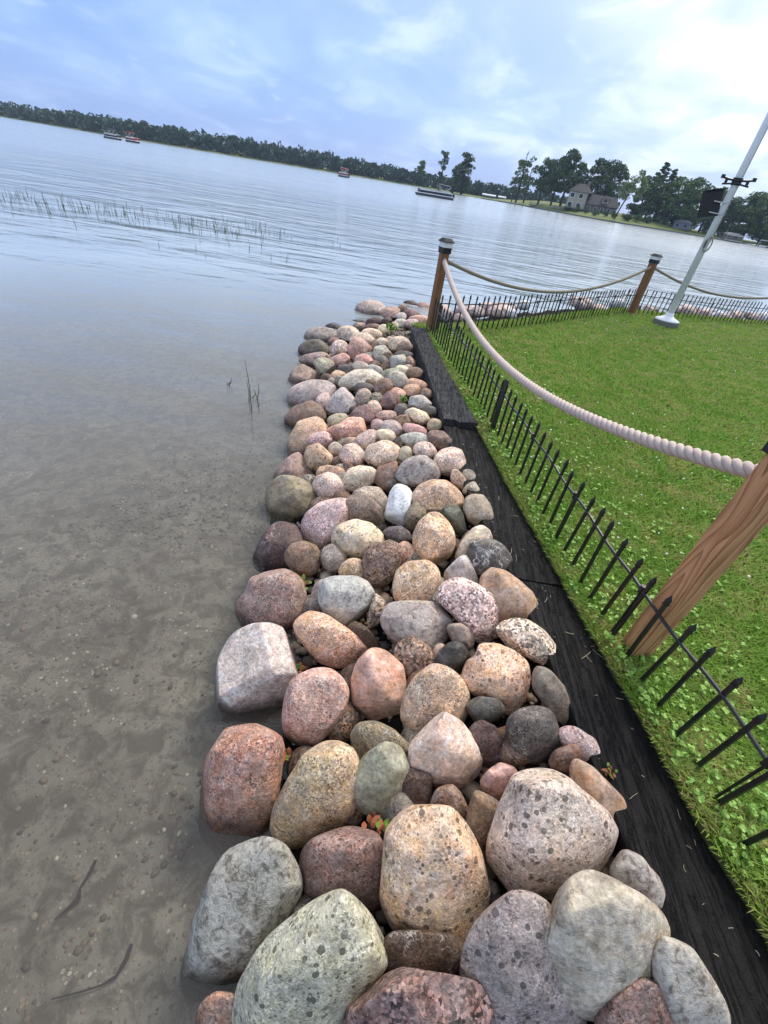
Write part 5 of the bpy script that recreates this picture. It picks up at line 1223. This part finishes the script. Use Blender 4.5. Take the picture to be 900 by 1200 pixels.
def build_shore():
    cols = [a for a, _ in SHORE_PX]; xs = np.linspace(cols[0], cols[-1], 90); backs = [0, 0.6, 2, 5, 9, 14, 20, 28, 40, 60, 100, 180]
    v = []
    for x in xs:
        for b in backs:
            p, _ = shore_point(x, b)
            if b == 0: p[2] = WATER - 0.3
            v.append(p)
    n = len(backs); f = [(i * n + j, (i + 1) * n + j, (i + 1) * n + j + 1, i * n + j + 1) for i in range(len(xs) - 1) for j in range(n - 1)]
    v = np.array(v); me = mesh_np('far_lawn', v, np.array(f).ravel(), np.full(len(f), 4), True)
    tag(link('far_lawn', me, MATS['shore_grass']), kind='structure')
    # stone and timber edging at the foot of the far lawn
    mb = MB(); prev = None
    for x in np.linspace(585, 1000, 60):
        p, _ = shore_point(x, 0.3); p = Vector((p[0], p[1], WATER + 0.2))
        if prev is not None:
            d = (p - prev); mb.box((p + prev) / 2, (d.length, 0.5, 0.55), Matrix.Rotation(math.atan2(d.y, d.x), 3, 'Z'))
        prev = p
    tag(mb.build('sea_wall', MATS['concrete']), 'low grey sea wall along the foot of the far lawn', 'wall')
    # trees of the little point behind the pontoon boat
    g = 'trees on the little point'
    def T(px, top, back, form, mat, label, wide=1.0, seed=0, group='trees round the far house', name='broadleaf_tree'):
        p, D = shore_point(px, back); c = M.T @ (p - EYE); yb = 600 + F * c[1] / c[2]
        # keep the base under the asked column
        return tree(name, px, yb, top, D, form, mat, label, group, wide, seed, ground=p[2])
    T(491, 188, 2, 'tall', 'leaf_mid', 'short bushy tree with a bare tip, leftmost on the little point', 2.0, 1, g)
    T(514, 176, 4, 'lollipop', 'leaf_dark', 'slender tree with a high tuft behind the pontoon boat', 1.5, 2, g)
    T(530, 194, 5, 'tall', 'leaf_dark', 'small dark tree between the tufted one and the tall full one', 1.5, 3, g)
    T(540, 178, 5, 'tall', 'leaf_dark', 'tall full dark tree on the little point', 2.0, 4, g)
    T(599, 200, 6, 'open', 'leaf_mid', 'thin open tree at the left end of the far lawn', 1.1, 5)
    T(604, 176, 8, 'open', 'leaf_mid', 'tall sparse tree with bare twigs at its top', 1.25, 6)
    T(613, 196, 12, 'open', 'leaf_mid', 'airy tree crowding against the dark round one', 1.4, 7)
    T(630, 184, 14, 'round', 'leaf_dark', 'dark round tree left of the biggest one', 0.95, 8)
    T(645, 180, 16, 'round', 'leaf_dark', 'dark tree joined to the left of the biggest crown', 0.9, 9)
    T(656, 174, 18, 'round', 'leaf_dark', 'biggest dark tree left of the far house', 0.95, 10)
    T(692, 184, 46, 'full', 'leaf_dark', 'dark tree rising behind the roof of the far house', 1.2, 11)
    T(708, 192, 50, 'full', 'leaf_mid', 'tree behind the right end of the far house', 1.0, 12)
    T(724, 197, 6, 'leaning', 'leaf_pale', 'pale green tree with a leaning trunk in front of the dark wood', 1.0, 13)
    T(755, 188, 30, 'conifer', 'leaf_dark', 'dark pointed evergreen behind the pale leaning tree', 1.2, 14, name='evergreen_tree')
    T(766, 196, 34, 'conifer', 'leaf_dark', 'second dark evergreen, a little lower than the pointed one', 1.1, 15, name='evergreen_tree')
    T(745, 205, 24, 'full', 'leaf_dark', 'dark tree filling the wood below the evergreens', 1.1, 8)
    T(778, 206, 22, 'full', 'leaf_mid', 'broad dark green tree right of the evergreens', 1.25, 9)
    T(798, 208, 20, 'full', 'leaf_mid', 'broad tree left of the solar panel', 1.2, 10)
    T(818, 217, 24, 'full', 'leaf_mid', 'tree peeping over the solar panel', 1.1, 11)
    T(836, 228, 30, 'full', 'leaf_dark', 'tree half hidden behind the flagpole', 1.2, 12)
    T(868, 224, 26, 'full', 'leaf_mid', 'broad tree right of the flagpole', 1.35, 8)
    T(888, 222, 34, 'full', 'leaf_mid', 'tree at the right edge of the far wood', 1.3, 9)
    T(905, 232, 24, 'full', 'leaf_mid', 'tree cut by the right edge of the picture', 1.3, 10)
    T(790, 226, 36, 'full', 'leaf_dark', 'low dark tree in the depth of the far wood', 1.5, 11)
    T(850, 238, 40, 'full', 'leaf_dark', 'low dark tree behind the grey boathouse', 1.6, 12)
    for i, px in enumerate((664, 675, 686, 697, 708, 718, 733, 745, 758)):
        p, D = shore_point(px, 7 + (i % 3) * 1.5); c = M.T @ (p - EYE); yb = 600 + F * c[1] / c[2]
        tree('shrub', px, yb, yb - (8 if px < 725 else 12), D, 'bush', 'leaf_mid' if i % 2 else 'leaf_dark', 'dense dark shrub on the slope below the far house', 'shrubs below the far house', 0.9, 20 + i % 3, 'shrub', ground=p[2])
    # the house
    p, D = shore_point(686, 22); s = D
    front = math.atan2(-p[1], -p[0])                     # faces the lake
    root = empty('lake_house', tuple(p), front + math.pi / 2, 'cream two storey house with a brown roof among trees on the far shore', 'house'); root.scale = (1.38, 1.25, 1.2)
    z0 = -0.6
    def roof_hip(mb, cx, cy, w, d, z, h, ridge):
        v = [(cx - w / 2, cy - d / 2, z), (cx + w / 2, cy - d / 2, z), (cx + w / 2, cy + d / 2, z), (cx - w / 2, cy + d / 2, z), (cx - ridge / 2, cy, z + h), (cx + ridge / 2, cy, z + h)]
        mb.add(v, [(0, 1, 5, 4), (1, 2, 5), (2, 3, 4, 5), (3, 0, 4), (3, 2, 1, 0)])
    MB().box((-4.6, 0, 2.7 + z0), (6.0, 7, 5.4 + 0.6)).build('cream_wall', MATS['cream_siding'], root)
    MB().box((3.6, 0.8, 1.25 + z0), (10.4, 7, 2.9)).build('wing_wall', MATS['brown_siding'], root)
    rf = MB(); roof_hip(rf, -4.2, 0, 7.6, 8.2, 5.2, 2.6, 3.0); rf.build('roof', MATS['roof_shingle'], root)
    rf = MB(); roof_hip(rf, 3.2, 0.8, 12.0, 8.6, 2.05, 3.2, 9.0); rf.build('wing_roof', MATS['roof_shingle'], root)
    for wx, wz in ((-6.4, 4.0), (-3.6, 4.0), (-6.4, 1.1), (-3.6, 1.1)):
        f = MB().box((wx, -3.52, wz), (1.5, 0.10, 1.6)).build('window', MATS['white_paint'], root)
        MB().box((wx, -3.585, wz), (1.2, 0.05, 1.3)).build('pane', MATS['window_glass'], f)
    for wx in (0.0, 2.1, 4.2, 6.3, 8.0):
        f = MB().box((wx, -2.72, 0.7), (1.1, 0.10, 1.7)).build('window', MATS['white_paint'], root)
        MB().box((wx, -2.785, 0.7), (0.85, 0.05, 1.45)).build('pane', MATS['window_glass'], f)
    dm = MB().box((4.4, -1.4, 3.6), (1.9, 1.9, 1.5)).build('dormer', MATS['cream_siding'], root)
    MB().box((4.4, -2.38, 3.7), (1.1, 0.08, 0.9)).build('pane', MATS['window_glass'], dm)
    r2 = MB(); roof_hip(r2, 4.4, -1.3, 2.5, 2.6, 4.35, 1.0, 0.4); r2.build('dormer_roof', MATS['roof_shingle'], dm)
    MB().box((-2.4, 1.0, 7.6), (0.9, 0.9, 2.6)).build('chimney', MATS['brown_siding'], root)
    MB().box((-1.5, -4.9, 0.02), (15, 2.6, 0.25)).build('deck', MATS['concrete'], root)
    # deck stairs / small pale structures on the lawn
    def hut(px, back, w, d, h, mat, label, roof='roof_shingle', name='shed', cat='shed', rise=0.35):
        p, D = shore_point(px, back); rt = empty(name, tuple(p), math.atan2(-p[1], -p[0]) + math.pi / 2, label, cat)
        MB().box((0, 0, h / 2), (w, d, h)).build('wall', MATS[mat], rt)
        rr = MB(); roof_hip(rr, 0, 0, w + 0.8, d + 0.8, h, h * rise, w * 0.5); rr.build('roof', MATS[roof], rt)
        for q in (-0.28, 0.2): MB().box((q * w, -d / 2 - 0.03, h * 0.55), (w * 0.16, 0.06, h * 0.35)).build('window', MATS['window_glass'], rt)
        return rt
    hut(795, 14, 7.0, 4, 2.6, 'grey_siding', 'pale grey cottage half hidden among trees left of the flagpole', name='cottage', cat='house', roof='grey_siding')
    hut(855, 12, 7.5, 4, 2.0, 'brown_siding', 'low grey roofed boathouse right of the flagpole', name='boathouse', cat='boathouse', roof='grey_siding')
    def canopy(px, back, w, label, tilt=0.0):
        p, D = shore_point(px, back); rt = empty('boat_lift', tuple(p), math.atan2(-p[1], -p[0]) + math.pi / 2, label, 'boat lift', 'covered boat lifts on the far shore')
        for sx in (-1, 1):
            for sy in (-1, 1): MB().tube([(sx * w * .42, sy * 1.1, -1.0), (sx * w * .42, sy * 1.1, 1.6)], 0.07, 6).build('leg', MATS['steel'], rt)
        mb = MB(); n = 6; v = []
        for i in range(n + 1):
            a = math.pi * i / n; v += [(-w / 2, math.cos(a) * 1.4, 1.55 + 0.75 * math.sin(a)), (w / 2, math.cos(a) * 1.4, 1.55 + 0.75 * math.sin(a))]
        v2 = [(x, y * 0.96, z - 0.06) for x, y, z in v]; k = len(v)
        f = [(2 * i, 2 * i + 1, 2 * i + 3, 2 * i + 2) for i in range(n)] + [(k + 2 * i + 2, k + 2 * i + 3, k + 2 * i + 1, k + 2 * i) for i in range(n)]
        mb.add(v + v2, f); mb.build('canopy', MATS['white_paint'], rt)
        MB().box((0, 0, 0.1), (w * 0.86, 2.0, 0.12)).build('cradle', MATS['steel'], rt)
    canopy(572, 1.5, 8.0, 'long white canopied boat lift right of the little point'); canopy(587, 2.0, 4.6, 'short white canopied boat lift left of the thin open trees')
    for px, w, lab in ((858, 6.0, 'open framed boat lift below the grey boathouse'), (896, 5.5, 'open framed boat lift at the right edge of the picture')):
        p, D = shore_point(px, -1.0); p[2] = WATER; rt = empty('boat_lift', tuple(p), math.atan2(-p[1], -p[0]) + math.pi / 2, lab, 'boat lift', 'open boat lifts')
        for sx in (-1, 1):
            for sy in (-1, 1): MB().tube([(sx * w / 2, sy * 1.3, -0.8), (sx * w / 2, sy * 1.3, 2.4)], 0.08, 6).build('leg', MATS['steel'], rt)
        MB().box((0, -1.3, 2.4), (w, 0.14, 0.16)).box((0, 1.3, 2.4), (w, 0.14, 0.16)).box((0, 0, 0.55), (w * .95, 2.2, 0.14)).build('beam', MATS['white_paint'], rt)
    # pale landing stage and bench on the lawn under the trees
    p, D = shore_point(624, 4); rt = empty('gazebo', tuple(p), math.atan2(-p[1], -p[0]) + math.pi / 2, 'small pale wooden gazebo with railings under the dark trees', 'gazebo')
    for sx in (-1, 1):
        for sy in (-1, 1): MB().tube([(sx * 1.9, sy * 1.6, -0.3), (sx * 1.9, sy * 1.6, 2.5)], 0.10, 6).build('post', MATS['grey_siding'], rt)
    MB().box((0, 0, 0.3), (4.4, 3.6, 0.3)).build('floor', MATS['brown_siding'], rt)
    for k in range(9): MB().box((-1.9 + k * 0.475, -1.65, 0.85), (0.16, 0.06, 0.85)).build('baluster', MATS['grey_siding'], rt)
    MB().box((0, -1.65, 1.30), (4.2, 0.10, 0.12)).build('handrail', MATS['grey_siding'], rt)
    p, D = shore_point(650, 9); rt = empty('stone_planter', tuple(p), 0, 'low tan planter box on the far lawn beside the gazebo', 'planter')
    MB().box((0, 0, 0.45), (4.0, 2.0, 0.9)).build('box', MATS['cream_siding'], rt); MB().box((0, 0, 0.92), (3.7, 1.7, 0.1)).build('soil', MATS['dark_soil'], rt)

def build_far_wood():
    r = np.random.default_rng(41)
    px = np.concatenate([np.linspace(-260, 660, 300), np.linspace(-260, 660, 230) + 1.3]); V = []; top_of = lambda x: float(np.interp(x, [-260, 0, 60, 130, 250, 350, 430, 500, 560, 600, 660], [16, 13, 14, 17, 18, 17.5, 16, 14, 14, 14, 14]))
    for i, x in enumerate(px):
        D = float(np.interp(x, [-260, 0, 150, 660], [760, 640, 470, 430])) + (0 if i < 300 else 16) + r.uniform(-6, 6)
        p = at_dist(x, horizon_y(x), D); z = p.copy(); dep = cam_depth(p); h = top_of(x) * dep / F * r.uniform(0.72, 1.04) * (0.97 if i < 300 else 1.1)
        w = r.uniform(2.6, 4.4); cl = []
        for q in range(5):
            cl.append(((p[0] + r.normal(0, w * .5), p[1] + r.normal(0, w * .5), WATER + h * r.uniform(0.12, 0.82)), (w * r.uniform(.6, 1), w * r.uniform(.6, 1), h * 0.2)))
        cl.append(((p[0], p[1], WATER + h * 0.86), (w * .6, w * .6, h * 0.14)))
        V.append(leaf_cloud(r, cl, 15, 0.9))
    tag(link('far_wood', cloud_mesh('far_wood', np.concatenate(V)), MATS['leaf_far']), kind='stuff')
    v = []; xs = np.linspace(-300, 680, 80)
    for x in xs:
        D = float(np.interp(x, [-260, 0, 150, 660], [760, 640, 470, 430])) - 14
        for b, z in ((0, WATER - 0.2), (3, WATER + 0.5), (40, WATER + 1.6), (200, WATER + 6)):
            p = at_dist(x, horizon_y(x), D + b); v.append((p[0], p[1], z))
    f = [(i * 4 + j, (i + 1) * 4 + j, (i + 1) * 4 + j + 1, i * 4 + j + 1) for i in range(79) for j in range(3)]
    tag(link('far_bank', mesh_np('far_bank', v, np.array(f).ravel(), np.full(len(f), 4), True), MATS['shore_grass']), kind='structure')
    # crowns that stand clear of the wood's skyline
    for i, (x, dy, form) in enumerate([(28, 21, 'round'), (60, 22, 'round'), (74, 25, 'round'), (100, 28, 'round'), (112, 27, 'round'), (131, 26, 'tall'), (157, 29, 'round'), (171, 31, 'round'), (203, 33, 'round'), (216, 29, 'round'), (246, 28, 'round'), (274, 33, 'round'), (300, 28, 'round'), (313, 26, 'round'), (345, 28, 'round'), (366, 27, 'round'), (392, 26, 'round'), (412, 29, 'round'), (436, 26, 'round'), (470, 25, 'round'), (560, 22, 'round'), (578, 24, 'round'), (644, 24, 'round')]):
        D = float(np.interp(x, [-260, 0, 150, 660], [760, 640, 470, 430])) - 5
        tree('far_tree', x, horizon_y(x) + 3, horizon_y(x) - dy * 0.74 + 3, D, form, 'leaf_far', 'taller rounded crown standing above the wooded far shore', 'taller trees of the wooded far shore', 1.0, 30 + i % 4, ground=WATER + 0.3)

# ------------------------------------------------------------------ the air
def build_haze():
    x0, x1, y0, y1, z0, z1 = -1500, 1500, -60, 1500, -5.5, 32.0
    v = [(x, y, z) for z in (z0, z1) for x, y in ((x0, y0), (x1, y0), (x1, y1), (x0, y1))]
    me = mesh('haze', v, [(3, 2, 1, 0), (4, 5, 6, 7), (0, 1, 5, 4), (1, 2, 6, 5), (2, 3, 7, 6), (3, 0, 4, 7)])
    m = bpy.data.materials.new('haze_air'); m.use_nodes = True; t = NT(m.node_tree)
    pv = t.n('ShaderNodeVolumePrincipled', {'Color': (0.62, 0.78, 1.0, 1), 'Density': HAZE_DENSITY, 'Anisotropy': 0.0})
    o = t.n('ShaderNodeOutputMaterial'); t.t.links.new(pv.outputs[0], o.inputs['Volume'])
    tag(link('haze', me, m), kind='stuff')
HAZE_DENSITY = 0.0002

# ------------------------------------------------------------------ boats
def pontoon_boat(p, heading, L, label, canopy, cover, people=0, name='pontoon_boat'):
    root = empty(name, (p[0], p[1], WATER), heading, label, 'boat'); W = 2.5
    for sy in (-1, 1):
        MB().tube([(-L / 2, sy * .85, 0.14), (L / 2 - 1.0, sy * .85, 0.14), (L / 2 - .3, sy * .85, 0.26), (L / 2, sy * .85, 0.42)], [0.32, 0.32, 0.22, 0.05], 10).build('pontoon', MATS['shaded_pontoon'], root)  # darker grey than bare metal: shade below the deck put into the colour
    MB().box((0, 0, 0.56), (L * .96, W, 0.14)).build('deck', MATS['white_paint'], root)
    for sy in (-1, 1):
        MB().box((0, sy * (W / 2 - .05), 0.95), (L * .86, 0.07, 0.62)).build('side_panel', MATS[cover], root)
        MB().box((0, sy * (W / 2 - .005), 1.16), (L * .86, 0.03, 0.16)).build('white_stripe', MATS['white_paint'], root)
        MB().tube([(-L * .43, sy * (W / 2 - .05), 1.30), (L * .43, sy * (W / 2 - .05), 1.30)], 0.035, 6).build('rail', MATS['white_paint'], root)
    for sx in (-1, 1): MB().box((sx * L * .43, 0, 0.95), (0.07, W - .1, 0.62)).build('end_panel', MATS[cover], root)
    for sx, sy in ((-.3, .7), (-.3, -.7), (.28, .7), (.28, -.7)):
        b = MB().box((sx * L, sy, 0.85), (L * .2, 0.7, 0.44)).build('seat', MATS['white_paint'], root)
        MB().box((sx * L, sy + (0.28 if sy > 0 else -0.28), 1.2), (L * .2, 0.14, 0.4)).build('seat_back', MATS['white_paint'], b)
    c = MB().box((0.02 * L, -.5, 1.0), (0.7, 0.8, 0.8)).build('console', MATS['white_paint'], root)
    m = MB().box((-L / 2 - .1, 0, 0.75), (0.45, 0.4, 0.75)).build('outboard_motor', MATS['black_plastic'], root)
    MB().box((-L / 2 - .15, 0, 0.1), (0.16, 0.16, 0.8)).build('motor_leg', MATS['black_plastic'], m)
    if canopy:
        n = 6; v = []
        x0, x1 = canopy
        for i in range(n + 1):
            y = -1.2 + 2.4 * i / n; z = 2.55 + 0.14 * math.cos(y * 1.2); v += [(x0 * L, y, z - .12), (x1 * L, y, z + .05)]
        k = len(v); v2 = [(a, b_, c_ - 0.30) for a, b_, c_ in v]
        f = [(2 * i, 2 * i + 1, 2 * i + 3, 2 * i + 2) for i in range(n)] + [(k + 2 * i + 2, k + 2 * i + 3, k + 2 * i + 1, k + 2 * i) for i in range(n)]
        f += [(0, 1, k + 1, k), (2 * n + 1, 2 * n, k + 2 * n, k + 2 * n + 1)] + [(2 * i + 2, 2 * i, k + 2 * i, k + 2 * i + 2) for i in range(n)] + [(2 * i + 1, 2 * i + 3, k + 2 * i + 3, k + 2 * i + 1) for i in range(n)]
        MB().add(v + v2, f).build('bimini_top', MATS[cover], root)
        mid = (x0 + x1) / 2 * L
        for sy in (-1, 1):
            MB().tube([(mid, sy * 1.2, 1.3), (x0 * L, sy * 1.2, 2.3)], 0.045, 5).tube([(mid, sy * 1.2, 1.3), (x1 * L, sy * 1.2, 2.4)], 0.045, 5).build('bimini_frame', MATS['white_paint'], root)
    return root
def seated_person(loc, rz, cloth, label):
    """a small seated figure, one skinned body"""
    J = [(0, 0, 0.0), (0, 0.02, 0.28), (0, 0.03, 0.50), (0, 0.02, 0.58), (0, 0.0, 0.72), (0, 0.0, 0.84), (0.19, 0.02, 0.46), (0.25, -0.05, 0.22), (0.17, -0.27, 0.12), (-0.19, 0.02, 0.46), (-0.25, -0.05, 0.22), (-0.17, -0.27, 0.12),
         (0.10, 0, 0.0), (0.12, -0.42, 0.04), (0.12, -0.46, -0.40), (0.12, -0.60, -0.42), (-0.10, 0, 0.0), (-0.12, -0.42, 0.04), (-0.12, -0.46, -0.40), (-0.12, -0.60, -0.42)]
    E_ = [(0, 1), (1, 2), (2, 3), (3, 4), (4, 5), (2, 6), (6, 7), (7, 8), (2, 9), (9, 10), (10, 11), (0, 12), (12, 13), (13, 14), (14, 15), (0, 16), (16, 17), (17, 18), (18, 19)]
    Rd = [0.15, 0.14, 0.15, 0.06, 0.10, 0.085, 0.065, 0.05, 0.035, 0.065, 0.05, 0.035, 0.10, 0.075, 0.05, 0.035, 0.10, 0.075, 0.05, 0.035]
    me = bpy.data.meshes.new('person'); me.from_pydata(J, E_, []); o = link('person', me, MATS[cloth], None, loc); o.rotation_euler = (0, 0, rz)
    o.modifiers.new('skin', 'SKIN')
    for i, q in enumerate(me.skin_vertices[0].data): q.radius = (Rd[i], Rd[i]); q.use_root = (i == 0)
    s = o.modifiers.new('sub', 'SUBSURF'); s.levels = 1; s.render_levels = 1
    hd = ico(2); hv = hd[0] * np.array([0.088, 0.10, 0.125]) + np.array([0, -0.005, 0.775])
    link('head', mesh_np('head', hv, hd[1].ravel(), np.full(len(hd[1]), 3), True), MATS['skin'], o)
    return tag(o, label, 'person')
def build_boats():
    # moored pontoon boat before the little point: its length from the two ends seen in the photo
    a, b = at(487, 225.5, WATER), at(532, 232.5, WATER); mid = (a + b) / 2
    D = 128.0; u = at_dist(509, 229, D); L = 45 * cam_depth(u) / F * 1.0
    perp = math.atan2(-u[0], u[1])
    right = np.array([M[0][0], M[1][0]]); hd = math.atan2(right[1], right[0])
    pontoon_boat(u, hd + math.pi + R(8), L, 'moored navy and white pontoon boat with a folded dark sun top before the little point', (-0.38, -0.06), 'navy_vinyl')
    for px, D, cover, lab, can, seats in ((131, 250.0, 'navy_vinyl', 'distant pontoon boat with a dark sun top, left of the red one', (-0.5, 0.1), [(0.25, 0.7, 'pale_cloth', 'person in pale clothes aboard the left distant pontoon boat')]),
                                   (154.5, 245.0, 'red_vinyl', 'distant red and white pontoon boat right of the dark topped one', (-0.42, 0.05), [(0.26, 0.7, 'shirt_cloth', 'person in red aboard the distant red pontoon boat')]),
                                   (403, 235.0, 'red_vinyl', 'small lone boat with a sun top in the middle of the lake', (-0.4, 0.3), [(0.27, -0.7, 'pale_cloth', 'person aboard the small lone boat in mid lake')])):
        p = at_dist(px, horizon_y(px), D); Lb = 6.4 if px < 140 else 4.8 if px < 200 else 4.6
        hd2 = hd + (math.pi if px == 403 else 0) - R(12)
        pontoon_boat(p, hd2, Lb, lab, can, cover).scale = (1, 1, 1.2)
        for fx, fy, cl, lb in seats:
            q = (p[0] + math.cos(hd2) * fx * Lb - math.sin(hd2) * fy, p[1] + math.sin(hd2) * fx * Lb + math.cos(hd2) * fy, WATER + 1.32)
            seated_person(q, hd2 - math.pi / 2, cl, lb)
    # two small white boats tied up at the right edge
    for px, lab in ((880, 'small white boat tied up before the open boat lifts'), (893, 'second small white boat beside it at the right edge')):
        p, D = shore_point(px, -3.0); root = empty('rowing_boat', (p[0], p[1], WATER), hd + R(10), lab, 'boat', 'small white boats at the right shore')
        v = []; 
        for t in np.linspace(-1, 1, 9):
            w = 0.75 * (1 - max(0, t) ** 2.2) + 0.02; z = 0.45 + 0.2 * max(0, t) ** 2
            v += [(t * 2.2, -w, z), (t * 2.2, -w * .6, -0.1), (t * 2.2, w * .6, -0.1), (t * 2.2, w, z), (t * 2.2, w * .86, z - .04), (t * 2.2, -w * .86, z - .04)]
        f = [(i * 6 + j, i * 6 + (j + 1) % 6, (i + 1) * 6 + (j + 1) % 6, (i + 1) * 6 + j) for i in range(8) for j in range(6)] + [tuple(range(6))[::-1], tuple(48 + k for k in range(6))]
        MB().add(v, f).build('hull', MATS['white_paint'], root); MB().box((-0.4, 0, 0.46), (0.3, 1.1, 0.06)).build('thwart', MATS['brown_siding'], root)
        MB().box((-2.3, 0, 0.5), (0.3, 0.3, 0.6)).build('outboard_motor', MATS['black_plastic'], root)

setting_materials()
build_ground()
build_timbers()
ENTRIES = build_stones()
spare_stones()
build_shore()
build_far_wood()
build_boats()
build_fences()
build_flagpole()
build_weeds()
build_bed_gravel()
bank_gravel()
build_grass()
build_haze()
